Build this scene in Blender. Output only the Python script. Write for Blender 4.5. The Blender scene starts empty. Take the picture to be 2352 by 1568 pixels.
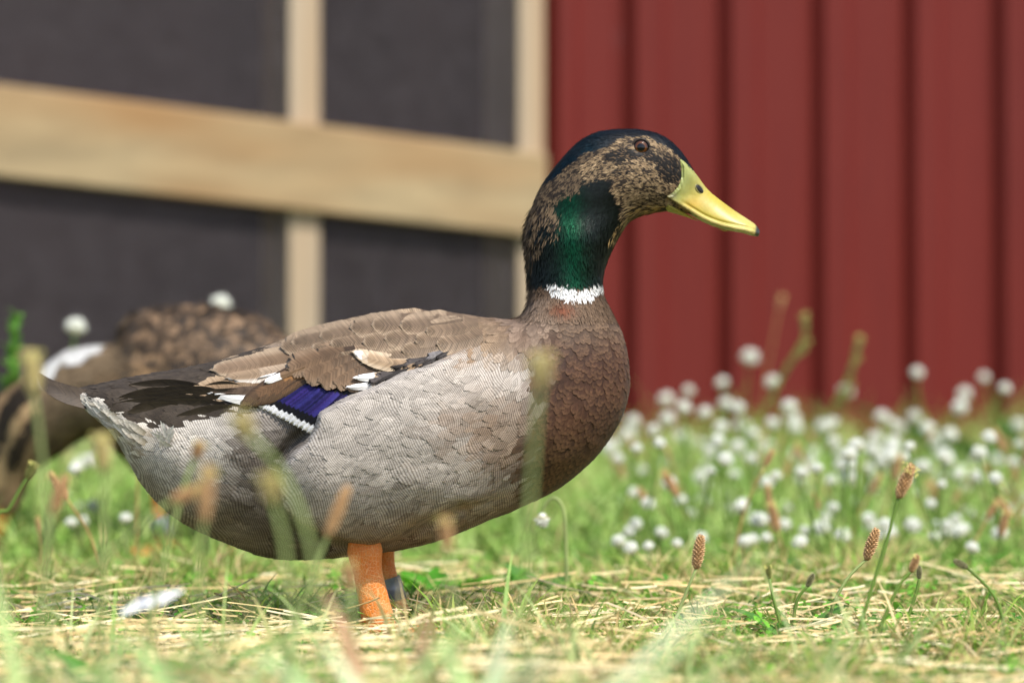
import bpy, math, random
import numpy as np
from mathutils import Vector
from mathutils.bvhtree import BVHTree

random.seed(7)
RNG = np.random.default_rng(11)
scene = bpy.context.scene
COL = scene.collection

# ---------------------------------------------------------------- camera, sky, sun, exposure
CAM_H, CAM_D = 0.18, 2.0
FPX = 6572.0                                   # focal length in pixels of a 2352 x 1568 frame
PITCH = math.atan((880 - 784) / FPX)
cam_data = bpy.data.cameras.new('camera')
cam_data.sensor_width = 36.0
cam_data.lens = FPX / 2352 * 36.0
cam_data.clip_start = 0.05
cam_data.clip_end = 500
cam_data.dof.use_dof = True
cam_data.dof.focus_distance = 1.945
cam_data.dof.aperture_fstop = 4.7
cam_data.dof.aperture_blades = 9
cam = bpy.data.objects.new('camera', cam_data)
cam.location = (0, -CAM_D, CAM_H)
cam.rotation_euler = (math.radians(90) + PITCH, 0, 0)
COL.objects.link(cam)
scene.camera = cam

SUN_DIR = Vector((0.34, -0.46, 0.82)).normalized()      # towards the sun
sun_data = bpy.data.lights.new('sun', 'SUN')
sun_data.energy = 3.7
sun_data.angle = math.radians(0.6)
sun_data.color = (1.0, 0.95, 0.87)
sun = bpy.data.objects.new('sun', sun_data)
sun.rotation_euler = SUN_DIR.to_track_quat('Z', 'Y').to_euler()
sun.location = (2, -3, 6)
COL.objects.link(sun)
world = bpy.data.worlds.new('World')
scene.world = world
world.use_nodes = True
wn = world.node_tree
bg = wn.nodes['Background']
sky = wn.nodes.new('ShaderNodeTexSky')
sky.sky_type = 'NISHITA'
sky.sun_disc = False
sky.sun_elevation = math.asin(SUN_DIR.z)
sky.sun_rotation = math.atan2(SUN_DIR.x, SUN_DIR.y)
sky.air_density = 1.0
sky.dust_density = 2.0
wn.links.new(sky.outputs[0], bg.inputs[0])
bg.inputs[1].default_value = 0.15
scene.view_settings.view_transform = 'Standard'
scene.view_settings.look = 'None'
scene.view_settings.exposure = 0.48
scene.view_settings.gamma = 1.0
scene.render.engine = 'CYCLES'
scene.cycles.use_denoising = True
scene.cycles.max_bounces = 8
scene.cycles.transparent_max_bounces = 8

# ---------------------------------------------------------------- helpers
_cp, _sp = math.cos(PITCH), math.sin(PITCH)


def P(u, v, Y):
    """point on the ray through pixel (u, v) where world y = Y"""
    a, b = (u - 1176) / FPX, (784 - v) / FPX
    dy, dz = _cp - b * _sp, _sp + b * _cp
    t = (Y + CAM_D) / dy
    return Vector((a * t, Y, CAM_H + dz * t))


def ground_y(v):
    b = (784 - v) / FPX
    dy, dz = _cp - b * _sp, _sp + b * _cp
    return -CAM_D + dy * (CAM_H / -dz)


def project(x, y, z):
    X, Y, Z = x, y + CAM_D, z - CAM_H
    d = Y * _cp + Z * _sp
    up = -Y * _sp + Z * _cp
    return 1176 + FPX * X / d, 784 - FPX * up / d


def lin(c):
    c = np.asarray(c, float) / 255.0
    return np.where(c <= 0.04045, c / 12.92, ((c + 0.055) / 1.055) ** 2.4)


def L3(r, g, b):
    return tuple(lin((r, g, b)))


def smooth(a, b, x):
    t = np.clip((x - a) / (b - a), 0, 1)
    return t * t * (3 - 2 * t)


def vnoise(x, y, seed=0):
    x = np.asarray(x, float); y = np.asarray(y, float)
    xi, yi = np.floor(x).astype(np.int64), np.floor(y).astype(np.int64)
    xf, yf = x - xi, y - yi
    xf, yf = xf * xf * (3 - 2 * xf), yf * yf * (3 - 2 * yf)

    def h(i, j):
        n = (i * 374761393 + j * 668265263 + seed * 1274126177) & 0x7fffffff
        n = ((n ^ (n >> 13)) * 1274126177) & 0x7fffffff
        return ((n ^ (n >> 16)) & 0xffff) / 65535.0
    return (h(xi, yi) * (1 - xf) * (1 - yf) + h(xi + 1, yi) * xf * (1 - yf)
            + h(xi, yi + 1) * (1 - xf) * yf + h(xi + 1, yi + 1) * xf * yf)


def obj(name, me, mat=None, parent=None, **props):
    o = bpy.data.objects.new(name, me)
    COL.objects.link(o)
    if mat is not None and me is not None and len(me.materials) == 0:
        me.materials.append(mat)
    if parent is not None:
        o.parent = parent
    for k, val in props.items():
        if val is not None:
            o[k] = val
    return o


def empty(name, loc=(0, 0, 0), **props):
    o = bpy.data.objects.new(name, None)
    o.location = loc
    o.empty_display_size = 0.05
    COL.objects.link(o)
    for k, val in props.items():
        if val is not None:
            o[k] = val
    return o


def mesh_np(name, verts, faces, smooth_shade=True, col=None, par=None, fuv=None):
    """verts (n,3); faces: (m,k) array, or list of them"""
    if not isinstance(faces, list):
        faces = [faces]
    faces = [np.asarray(f, np.int32) for f in faces if len(f)]
    me = bpy.data.meshes.new(name)
    verts = np.asarray(verts, np.float32)
    me.vertices.add(len(verts))
    me.vertices.foreach_set('co', verts.ravel())
    loops = np.concatenate([f.ravel() for f in faces])
    sizes = np.concatenate([np.full(len(f), f.shape[1], np.int32) for f in faces])
    starts = np.concatenate([[0], np.cumsum(sizes)[:-1]]).astype(np.int32)
    me.loops.add(len(loops))
    me.loops.foreach_set('vertex_index', loops)
    me.polygons.add(len(sizes))
    me.polygons.foreach_set('loop_start', starts)
    me.polygons.foreach_set('use_smooth', np.full(len(sizes), smooth_shade, bool))
    if col is not None:
        a = me.attributes.new('Col', 'FLOAT_COLOR', 'POINT')
        c4 = np.ones((len(verts), 4), np.float32)
        c4[:, :3] = col
        a.data.foreach_set('color', c4.ravel())
    for nm, arr in (('par', par), ('fuv', fuv)):
        if arr is not None:
            a = me.attributes.new(nm, 'FLOAT_VECTOR', 'POINT')
            a.data.foreach_set('vector', np.asarray(arr, np.float32).ravel())
    me.update(calc_edges=True)
    me.validate()
    return me


class MB:
    """small collector of boxes and tubes for one mesh"""
    def __init__(self):
        self.v, self.f = [], []

    def add(self, vs, fs):
        o = len(self.v)
        self.v += [tuple(p) for p in vs]
        self.f += [tuple(i + o for i in f) for f in fs]

    def hexa(self, p):
        """8 points: front quad 0-3 then back quad 4-7"""
        self.add(p, [(0, 1, 2, 3), (7, 6, 5, 4), (0, 4, 5, 1), (1, 5, 6, 2), (2, 6, 7, 3), (3, 7, 4, 0)])

    def tube(self, pts, radii, n=8, flat=1.0, cap=True):
        pts = [Vector(p) for p in pts]
        rings, prev = [], None
        for i, p in enumerate(pts):
            t = (pts[min(i + 1, len(pts) - 1)] - pts[max(i - 1, 0)]).normalized()
            if prev is None:
                a = t.orthogonal().normalized() if abs(t.y) > 0.95 else t.cross(Vector((0, 1, 0))).normalized()
            else:
                a = (prev - t * prev.dot(t)).normalized()
            prev = a
            b = t.cross(a)
            r = radii[i]
            rings.append([p + a * (r * math.cos(k * 2 * math.pi / n)) + b * (r * flat * math.sin(k * 2 * math.pi / n)) for k in range(n)])
        vs = [q for r in rings for q in r]
        fs = []
        for i in range(len(pts) - 1):
            for k in range(n):
                k2 = (k + 1) % n
                fs.append((i * n + k, i * n + k2, (i + 1) * n + k2, (i + 1) * n + k))
        if cap:
            fs.append(tuple(range(n))[::-1])
            fs.append(tuple((len(pts) - 1) * n + k for k in range(n)))
        self.add(vs, fs)

    def mesh(self, name, smooth_shade=True):
        me = bpy.data.meshes.new(name)
        me.from_pydata(self.v, [], self.f)
        me.update()
        if smooth_shade:
            me.polygons.foreach_set('use_smooth', [True] * len(me.polygons))
        return me


def catmull(pts, n=6, closed=False):
    pts = [np.asarray(p, float) for p in pts]
    m = len(pts)
    out = []
    rng = range(m) if closed else range(m - 1)
    for i in rng:
        if closed:
            p0, p1, p2, p3 = pts[i - 1], pts[i], pts[(i + 1) % m], pts[(i + 2) % m]
        else:
            p0, p1, p2, p3 = pts[max(i - 1, 0)], pts[i], pts[i + 1], pts[min(i + 2, m - 1)]
        for k in range(n):
            t = k / n
            out.append(0.5 * ((2 * p1) + (-p0 + p2) * t + (2 * p0 - 5 * p1 + 4 * p2 - p3) * t * t + (-p0 + 3 * p1 - 3 * p2 + p3) * t ** 3))
    if not closed:
        out.append(pts[-1])
    return np.array(out)


# ---------------------------------------------------------------- materials
def mat_new(name):
    m = bpy.data.materials.new(name)
    m.use_nodes = True
    nt = m.node_tree
    return m, nt, nt.nodes['Principled BSDF']


def N(nt, kind, **kw):
    n = nt.nodes.new('ShaderNode' + kind)
    for k, v in kw.items():
        if isinstance(k, str) and hasattr(n, k):
            setattr(n, k, v)
    return n


def ramp(nt, fac, stops):
    r = N(nt, 'ValToRGB')
    els = r.color_ramp.elements
    while len(els) < len(stops):
        els.new(0.5)
    for e, (p, c) in zip(els, stops):
        e.position = p
        e.color = (*c, 1) if len(c) == 3 else c
    nt.links.new(fac, r.inputs[0])
    return r.outputs[0]


def texco(nt, which='Object', scale=(1, 1, 1)):
    t = N(nt, 'TexCoord')
    mp = N(nt, 'Mapping')
    mp.inputs['Scale'].default_value = scale
    nt.links.new(t.outputs[which], mp.inputs[0])
    return mp.outputs[0]


def noise(nt, co, scale, detail=3, rough=0.55, dist=0.0):
    n = N(nt, 'TexNoise')
    n.inputs['Scale'].default_value = scale
    n.inputs['Detail'].default_value = detail
    n.inputs['Roughness'].default_value = rough
    n.inputs['Distortion'].default_value = dist
    nt.links.new(co, n.inputs['Vector'])
    return n.outputs[0]


def mixc(nt, fac, a, b, mode='MIX'):
    m = N(nt, 'Mix', data_type='RGBA', blend_type=mode)
    for val, i in ((fac, 0), (a, 6), (b, 7)):
        if hasattr(val, 'is_linked'):
            nt.links.new(val, m.inputs[i])
        elif isinstance(val, (int, float)):
            m.inputs[i].default_value = val
        else:
            m.inputs[i].default_value = (*val, 1)
    return m.outputs[2]


def math_n(nt, op, a, b=None, clamp=False):
    m = N(nt, 'Math', operation=op, use_clamp=clamp)
    for val, i in ((a, 0), (b, 1)):
        if val is None:
            continue
        if hasattr(val, 'is_linked'):
            nt.links.new(val, m.inputs[i])
        else:
            m.inputs[i].default_value = val
    return m.outputs[0]


def bump(nt, bs, h, strength, dist):
    b = N(nt, 'Bump')
    b.inputs['Strength'].default_value = strength
    b.inputs['Distance'].default_value = dist
    nt.links.new(h, b.inputs['Height'])
    nt.links.new(b.outputs[0], bs.inputs['Normal'])


def mat_feather():
    """plumage: colour, wavy cross-lines and gloss come from attributes of each feather"""
    m, nt, bs = mat_new('plumage')
    a = N(nt, 'Attribute', attribute_name='Col')
    par = N(nt, 'Attribute', attribute_name='par')
    fuv = N(nt, 'Attribute', attribute_name='fuv')
    sp = N(nt, 'SeparateXYZ'); nt.links.new(par.outputs['Vector'], sp.inputs[0])
    sf = N(nt, 'SeparateXYZ'); nt.links.new(fuv.outputs['Vector'], sf.inputs[0])
    co = texco(nt)
    # wavy vermiculation lines
    nz = noise(nt, co, 38, 2, 0.5)
    w = N(nt, 'TexWave', wave_type='BANDS', bands_direction='DIAGONAL')
    mp = N(nt, 'Mapping')
    mp.inputs['Rotation'].default_value = (0, math.radians(-18), 0)
    mp.inputs['Scale'].default_value = (1, 0.35, 1)
    nt.links.new(co, mp.inputs[0])
    nt.links.new(mp.outputs[0], w.inputs['Vector'])
    w.inputs['Scale'].default_value = 300
    w.inputs['Distortion'].default_value = 27.0
    w.inputs['Detail'].default_value = 0.8
    w.inputs['Detail Scale'].default_value = 0.13
    lines = ramp(nt, w.outputs['Fac'], [(0.22, (0.50, 0.47, 0.45)), (0.66, (1.10, 1.10, 1.10))])
    c1 = mixc(nt, sp.outputs[0], a.outputs['Color'], mixc(nt, 1.0, a.outputs['Color'], lines, 'MULTIPLY'))
    # barbs: fine oblique streaks along each feather
    s_abs = math_n(nt, 'ABSOLUTE', sf.outputs[0])
    ph = math_n(nt, 'SUBTRACT', math_n(nt, 'MULTIPLY', sf.outputs[1], 15.0), math_n(nt, 'MULTIPLY', s_abs, 6.0))
    nb = N(nt, 'TexNoise', noise_dimensions='2D')
    cx = N(nt, 'CombineXYZ')
    nt.links.new(ph, cx.inputs[0]); nt.links.new(sf.outputs[2], cx.inputs[1])
    nt.links.new(cx.outputs[0], nb.inputs['Vector'])
    nb.inputs['Scale'].default_value = 1.0
    nb.inputs['Detail'].default_value = 2
    barb = ramp(nt, nb.outputs[0], [(0.3, (0.58, 0.57, 0.55)), (0.7, (1.28, 1.28, 1.28))])
    c2 = mixc(nt, 0.7, c1, mixc(nt, 1.0, c1, barb, 'MULTIPLY'))
    nt.links.new(c2, bs.inputs['Base Color'])
    nt.links.new(sp.outputs[1], bs.inputs['Metallic'])
    nt.links.new(sp.outputs[2], bs.inputs['Roughness'])
    bs.inputs['Specular IOR Level'].default_value = 0.25
    bs.inputs['Sheen Weight'].default_value = 0.03
    bs.inputs['Sheen Roughness'].default_value = 0.4
    bump(nt, bs, nb.outputs[0], 0.25, 0.0006)
    return m


def mat_vcol(name, rough=0.6, trans=0.3, spec=0.3, var=0.25, nscale=60):
    """colour attribute with a little mottling, part of the light passing through thin leaves"""
    m, nt, bs = mat_new(name)
    a = N(nt, 'Attribute', attribute_name='Col')
    nz = noise(nt, texco(nt), nscale, 3)
    c = mixc(nt, var, a.outputs['Color'], mixc(nt, 1.0, a.outputs['Color'], ramp(nt, nz, [(0.3, (0.45, 0.45, 0.45)), (0.7, (1.5, 1.5, 1.4))]), 'MULTIPLY'))
    nt.links.new(c, bs.inputs['Base Color'])
    bs.inputs['Roughness'].default_value = rough
    bs.inputs['Specular IOR Level'].default_value = spec
    if trans > 0:
        tr = N(nt, 'BsdfTranslucent')
        nt.links.new(c, tr.inputs[0])
        mx = N(nt, 'MixShader')
        mx.inputs[0].default_value = trans
        nt.links.new(bs.outputs[0], mx.inputs[1])
        nt.links.new(tr.outputs[0], mx.inputs[2])
        nt.links.new(mx.outputs[0], nt.nodes['Material Output'].inputs[0])
    return m


def mat_plain(name, c1, c2, scale=40, rough=0.6, spec=0.3, metal=0.0, bumpd=0.0, stretch=(1, 1, 1), obj_random=0.0, trans=0.0):
    m, nt, bs = mat_new(name)
    nz = noise(nt, texco(nt, scale=stretch), scale, 4)
    c = ramp(nt, nz, [(0.3, c1), (0.7, c2)])
    if obj_random:
        oi = N(nt, 'ObjectInfo')
        f = ramp(nt, oi.outputs['Random'], [(0, (1 - obj_random,) * 3), (1, (1 + obj_random,) * 3)])
        c = mixc(nt, 1.0, c, f, 'MULTIPLY')
    nt.links.new(c, bs.inputs['Base Color'])
    bs.inputs['Roughness'].default_value = rough
    bs.inputs['Specular IOR Level'].default_value = spec
    bs.inputs['Metallic'].default_value = metal
    if bumpd:
        bump(nt, bs, nz, 0.6, bumpd)
    if trans > 0:
        tr = N(nt, 'BsdfTranslucent')
        nt.links.new(c, tr.inputs[0])
        mx = N(nt, 'MixShader')
        mx.inputs[0].default_value = trans
        nt.links.new(bs.outputs[0], mx.inputs[1])
        nt.links.new(tr.outputs[0], mx.inputs[2])
        nt.links.new(mx.outputs[0], nt.nodes['Material Output'].inputs[0])
    return m


def mat_wood(name, base, warm, grey, axis=(1, 1, 1)):
    m, nt, bs = mat_new(name)
    co = texco(nt, scale=axis)
    n1 = noise(nt, co, 6, 4, 0.6, 0.6)
    n2 = noise(nt, texco(nt, scale=tuple(a * 0.6 for a in axis)), 2.2, 2, 0.5)
    grain = ramp(nt, n1, [(0.3, tuple(x * 0.82 for x in base)), (0.65, tuple(min(1, x * 1.12) for x in base))])
    c = mixc(nt, ramp(nt, n2, [(0.42, (0, 0, 0)), (0.66, (1, 1, 1))]), grain, warm)
    # knots
    vo = N(nt, 'TexVoronoi', feature='F1')
    vo.inputs['Scale'].default_value = 2.3
    nt.links.new(texco(nt, scale=(1, 1, 1.2)), vo.inputs['Vector'])
    k = ramp(nt, vo.outputs['Distance'], [(0.05, (1, 1, 1)), (0.12, (0, 0, 0))])
    c = mixc(nt, k, c, grey)
    nt.links.new(c, bs.inputs['Base Color'])
    bs.inputs['Roughness'].default_value = 0.7
    bs.inputs['Specular IOR Level'].default_value = 0.2
    bump(nt, bs, n1, 0.35, 0.002)
    return m


def mat_red_paint():
    m, nt, bs = mat_new('red_paint')
    co = texco(nt, scale=(9, 9, 0.7))
    n1 = noise(nt, co, 7, 5, 0.6)
    n2 = noise(nt, texco(nt, scale=(1, 1, 0.5)), 4, 3)
    c = ramp(nt, n1, [(0.25, L3(92, 24, 18)), (0.7, L3(101, 29, 21))])
    c = mixc(nt, ramp(nt, n2, [(0.5, (0, 0, 0)), (0.85, (0.35, 0.35, 0.35))]), c, L3(98, 38, 33))
    oi = N(nt, 'ObjectInfo')
    f = ramp(nt, oi.outputs['Random'], [(0, (0.92,) * 3), (1, (1.08,) * 3)])
    c = mixc(nt, 1.0, c, f, 'MULTIPLY')
    vo = N(nt, 'TexVoronoi', feature='F1')
    vo.inputs['Scale'].default_value = 3.1
    nt.links.new(texco(nt, 'Object', (1, 1, 0.8)), vo.inputs['Vector'])
    k = ramp(nt, vo.outputs['Distance'], [(0.03, (0.55,) * 3), (0.08, (0, 0, 0))])
    c = mixc(nt, k, c, L3(95, 42, 40))
    nt.links.new(c, bs.inputs['Base Color'])
    bs.inputs['Roughness'].default_value = 0.62
    bs.inputs['Specular IOR Level'].default_value = 0.25
    bump(nt, bs, n1, 0.3, 0.0015)
    return m


def mat_ground():
    m, nt, bs = mat_new('ground_soil')
    co = texco(nt)
    n1 = noise(nt, co, 3.0, 5, 0.6)
    n2 = noise(nt, co, 60, 4, 0.7)
    c = mixc(nt, ramp(nt, n1, [(0.35, (0, 0, 0)), (0.65, (1, 1, 1))]), L3(84, 88, 42), L3(112, 96, 60))
    c = mixc(nt, ramp(nt, n2, [(0.35, (0, 0, 0)), (0.7, (1, 1, 1))]), mixc(nt, 1.0, c, (0.5, 0.5, 0.5), 'MULTIPLY'), c)
    nt.links.new(c, bs.inputs['Base Color'])
    bs.inputs['Roughness'].default_value = 0.95
    bs.inputs['Specular IOR Level'].default_value = 0.1
    bump(nt, bs, n2, 0.8, 0.01)
    return m


def mat_bill():
    m, nt, bs = mat_new('bill_horn')
    a = N(nt, 'Attribute', attribute_name='Col')
    co = texco(nt)
    n1 = noise(nt, co, 55, 4, 0.6)
    n2 = noise(nt, co, 420, 3, 0.6)
    c = mixc(nt, 1.0, a.outputs['Color'], ramp(nt, n1, [(0.3, (0.86, 0.88, 0.95)), (0.7, (1.1, 1.06, 0.8))]), 'MULTIPLY')
    c = mixc(nt, 0.4, c, mixc(nt, 1.0, c, ramp(nt, n2, [(0.3, (0.8, 0.75, 0.6)), (0.7, (1.12, 1.12, 1.12))]), 'MULTIPLY'))
    nt.links.new(c, bs.inputs['Base Color'])
    bs.inputs['Roughness'].default_value = 0.42
    bs.inputs['Specular IOR Level'].default_value = 0.45
    bs.inputs['Subsurface Weight'].default_value = 0.12
    bs.inputs['Subsurface Radius'].default_value = (0.004, 0.003, 0.001)
    bump(nt, bs, n2, 0.12, 0.0006)
    return m


def mat_leg():
    m, nt, bs = mat_new('leg_scales')
    co = texco(nt, scale=(1, 1, 0.62))
    v = N(nt, 'TexVoronoi', feature='DISTANCE_TO_EDGE')
    v.inputs['Scale'].default_value = 520
    nt.links.new(co, v.inputs['Vector'])
    n1 = noise(nt, texco(nt), 60, 4)
    skin = ramp(nt, n1, [(0.3, L3(214, 108, 30)), (0.7, L3(236, 140, 52))])
    line = ramp(nt, v.outputs['Distance'], [(0.02, (0.8, 0.8, 0.8)), (0.09, (0, 0, 0))])
    c = mixc(nt, line, skin, L3(240, 172, 112))
    nt.links.new(c, bs.inputs['Base Color'])
    bs.inputs['Roughness'].default_value = 0.5
    bs.inputs['Subsurface Weight'].default_value = 0.1
    bs.inputs['Subsurface Radius'].default_value = (0.004, 0.002, 0.001)
    bump(nt, bs, ramp(nt, v.outputs['Distance'], [(0.0, (0, 0, 0)), (0.14, (1, 1, 1))]), 0.5, 0.0008)
    return m


def mat_eye():
    m, nt, bs = mat_new('eye')
    t = N(nt, 'TexCoord')
    s = N(nt, 'SeparateXYZ'); nt.links.new(t.outputs['Object'], s.inputs[0])
    r = math_n(nt, 'SQRT', math_n(nt, 'ADD', math_n(nt, 'POWER', s.outputs[0], 2.0), math_n(nt, 'POWER', s.outputs[2], 2.0)))
    rr = math_n(nt, 'DIVIDE', r, 0.0058)
    c = ramp(nt, rr, [(0.0, (0.002, 0.002, 0.003)), (0.44, (0.002, 0.002, 0.003)), (0.52, L3(92, 52, 20)), (0.72, L3(70, 38, 16)), (0.80, (0.004, 0.003, 0.003)), (1.0, (0.004, 0.003, 0.003))])
    nt.links.new(c, bs.inputs['Base Color'])
    bs.inputs['Roughness'].default_value = 0.06
    bs.inputs['Specular IOR Level'].default_value = 0.4
    bs.inputs['Coat Weight'].default_value = 0.2
    bs.inputs['Coat Roughness'].default_value = 0.02
    return m


M_FEATHER = mat_feather()
M_BILL = mat_bill()
M_LEG = mat_leg()
M_EYE = mat_eye()
M_BLACK = mat_plain('dark_horn', (0.006, 0.005, 0.005), (0.02, 0.018, 0.016), 200, 0.45)
M_LID = mat_plain('eyelid_skin', L3(30, 26, 24), L3(60, 50, 42), 400, 0.6)
M_BAND = mat_plain('leg_band_metal', L3(104, 108, 116), L3(136, 140, 146), 160, 0.45, 0.5, 0.2)
M_GRASS = mat_vcol('grass_blade', 0.5, 0.34, 0.35, 0.4, 45)
M_STRAW = mat_vcol('straw_stalk', 0.55, 0.12, 0.35, 0.35, 120)
M_PETAL = mat_vcol('clover_petal', 0.6, 0.3, 0.25, 0.15, 300)
M_SEED = mat_vcol('seed_head', 0.75, 0.1, 0.15, 0.4, 500)
M_WOODH = mat_wood('pine_beam', L3(160, 141, 108), L3(152, 116, 76), L3(116, 98, 84), (0.35, 3, 4))
M_WOODV = mat_wood('pine_post', L3(172, 158, 138), L3(168, 142, 110), L3(150, 128, 104), (4, 4, 0.35))
M_RED = mat_red_paint()
M_WIRE = mat_plain('wire', (0.095, 0.080, 0.086), (0.14, 0.120, 0.128), 30, 0.55, 0.4, 0.3)
M_INNER = mat_plain('pen_inside', L3(70, 58, 56), L3(104, 84, 80), 3, 0.9, 0.1)
M_ROOF = mat_plain('roof_felt', (0.05, 0.05, 0.055), (0.09, 0.09, 0.09), 20, 0.9, 0.1)
M_GROUND = mat_ground()

# ---------------------------------------------------------------- setting: ground, red shed, screened pen
gx = np.linspace(-30, 30, 13); gy = np.linspace(-20, 60, 17)
gx = np.unique(np.concatenate([gx, np.linspace(-3, 3, 61)])); gy = np.unique(np.concatenate([gy, np.linspace(-2, 4, 61)]))
GX, GY = np.meshgrid(gx, gy, indexing='ij')
GZ = -0.004 + 0.008 * (vnoise(GX * 5, GY * 5, 3) - 0.5)
idx = np.arange(GX.size).reshape(GX.shape)
quads = np.stack([idx[:-1, :-1], idx[1:, :-1], idx[1:, 1:], idx[:-1, 1:]], -1).reshape(-1, 4)
obj('ground', mesh_np('ground', np.stack([GX, GY, GZ], -1).reshape(-1, 3), quads), M_GROUND, kind='structure')

# wall plane through W0, running right and away
W0 = Vector((0.05, 3.0, 0))
WA = math.radians(19)
WX = Vector((math.cos(WA), math.sin(WA), 0))
WN = Vector((math.sin(WA), -math.cos(WA), 0))       # towards the camera side


def wall_pt(u, v, off=0.0):
    """ray through pixel meets the wall plane, moved off metres out of it"""
    o = Vector((0, -CAM_D, CAM_H))
    d = P(u, v, 0) - o
    q = W0 + WN * off
    t = (q - o).dot(WN) / d.dot(WN)
    return o + d * t


def wall_s(u, off=0.0):
    return (wall_pt(u, 700, off) - W0).dot(WX)


def W(s, off, z):
    return W0 + WX * s + WN * off + Vector((0, 0, z))


shed = empty('shed', W(1.2, 0, 0), label='red painted shed wall of upright boards behind the clover', category='shed')
seams = [wall_s(1240)] + [wall_s(u) for u in (1420, 1640, 1855, 2066, 2272)]
step = (seams[-1] - seams[1]) / 4
while len(seams) < 16:
    seams.append(seams[-1] + step)
org = shed.location
for i in range(len(seams) - 1):
    a, b = seams[i], seams[i + 1]
    w = b - a
    prof = [(0.0, -0.014), (0.014, -0.014), (0.030, 0.012), (0.40 * w, 0.013), (0.50 * w, 0.004), (0.62 * w, 0.003), (w - 0.010, 0.003), (w - 0.006, -0.001), (w, -0.014)]
    mb = MB()
    zt = 2.3
    vs = [W(a + s, o, 0.03) - org for s, o in prof] + [W(a + s, o, zt) - org for s, o in prof]
    vs += [W(a, -0.03, 0.03) - org, W(b, -0.03, 0.03) - org, W(a, -0.03, zt) - org, W(b, -0.03, zt) - org]
    n = len(prof)
    fs = [(k, k + 1, n + k + 1, n + k) for k in range(n - 1)]
    fs += [(2 * n + 1, 2 * n, 2 * n + 2, 2 * n + 3), (0, n, 2 * n + 2, 2 * n), (n - 1, 2 * n + 1, 2 * n + 3, 2 * n - 1)]
    mb.add(vs, fs)
    obj('board', mb.mesh('board', False), M_RED, shed)
mb = MB()
e = seams[-1]
for s0, s1, o0, o1 in ((seams[0], e, -1.9, -1.87), (e - 0.03, e, -1.86, -0.031)):
    mb.hexa([W(s0, o1, 0.03) - org, W(s1, o1, 0.03) - org, W(s1, o1, 2.3) - org, W(s0, o1, 2.3) - org,
             W(s0, o0, 0.03) - org, W(s1, o0, 0.03) - org, W(s1, o0, 2.3) - org, W(s0, o0, 2.3) - org])
obj('rear_wall', mb.mesh('rear_wall', False), M_RED, shed)
mb = MB()
mb.hexa([W(seams[0] - 0.02, 0.1, 2.31) - org, W(e + 0.1, 0.1, 2.31) - org, W(e + 0.1, 0.1, 2.36) - org, W(seams[0] - 0.02, 0.1, 2.36) - org,
         W(seams[0] - 0.02, -2.0, 2.55) - org, W(e + 0.1, -2.0, 2.55) - org, W(e + 0.1, -2.0, 2.6) - org, W(seams[0] - 0.02, -2.0, 2.6) - org])
obj('roof', mb.mesh('roof', False), M_ROOF, shed)

pen = empty('screened_pen', W(-0.6, 0, 0), label='pine framed bird pen with dark wire mesh joined to the red shed', category='pen')
org = pen.location
FRONT = 0.035            # post front face, ahead of the wall plane
DEPTH = 0.19


def box_on_wall(name, s0, s1, o0, o1, z0, z1, mat, slope=0.0, bev=0.003):
    mb = MB()
    mb.hexa([W(s0, o1, z0) - org, W(s1, o1, z0 + slope) - org, W(s1, o1, z1 + slope) - org, W(s0, o1, z1) - org,
             W(s0, o0, z0) - org, W(s1, o0, z0 + slope) - org, W(s1, o0, z1 + slope) - org, W(s0, o0, z1) - org])
    ob = obj(name, mb.mesh(name, False), mat, pen)
    m = ob.modifiers.new('bevel', 'BEVEL'); m.width = bev; m.segments = 2
    return ob


p1a, p1b = wall_s(664, FRONT), wall_s(735, FRONT)
p2a, p2b = wall_s(1191, FRONT), seams[0] - 0.004
dp = p1a - (p2a - (p1a - 0)) if False else (p2a - p1a)
for k in (-6, -4, -2, 0, 1):
    a = p1a + k * dp
    b = a + (p1b - p1a) if k < 1 else p2b
    box_on_wall('post', a, b, FRONT - DEPTH, FRONT, 0.0, 2.2, M_WOODV)
# the wide board nailed across the posts, sloping down towards the shed
TL, TR, BL, BR = wall_pt(0, 193, FRONT + 0.02), wall_pt(1234, 351, FRONT + 0.02), wall_pt(0, 405, FRONT + 0.02), wall_pt(1234, 543, FRONT + 0.02)
sL, sR = (TL - W0).dot(WX), (TR - W0).dot(WX)
gt, gb = (TR.z - TL.z) / (sR - sL), (BR.z - BL.z) / (sR - sL)
s_far = p1a - 6 * dp
sr2 = p2b - 0.001
mb = MB()
tl, bl = TL.z + gt * (s_far - sL), BL.z + gb * (s_far - sL)
tr, br = TL.z + gt * (sr2 - sL), BL.z + gb * (sr2 - sL)
f0, f1 = FRONT + 0.001, FRONT + 0.021
mb.hexa([W(s_far, f1, bl) - org, W(sr2, f1, br) - org, W(sr2, f1, tr) - org, W(s_far, f1, tl) - org,
         W(s_far, f0, bl) - org, W(sr2, f0, br) - org, W(sr2, f0, tr) - org, W(s_far, f0, tl) - org])
beam = obj('cross_board', mb.mesh('cross_board', False), M_WOODH, pen)
m = beam.modifiers.new('bevel', 'BEVEL'); m.width = 0.004; m.segments = 2
box_on_wall('sill_board', p1a - 6 * dp, p2a - 0.002, FRONT - 0.06, FRONT - 0.016, 0.0, 0.075, M_WOODV)
box_on_wall('top_rail', p1a - 6 * dp, p2b, FRONT - DEPTH, FRONT + 0.02, 2.205, 2.3, M_WOODH)
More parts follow.
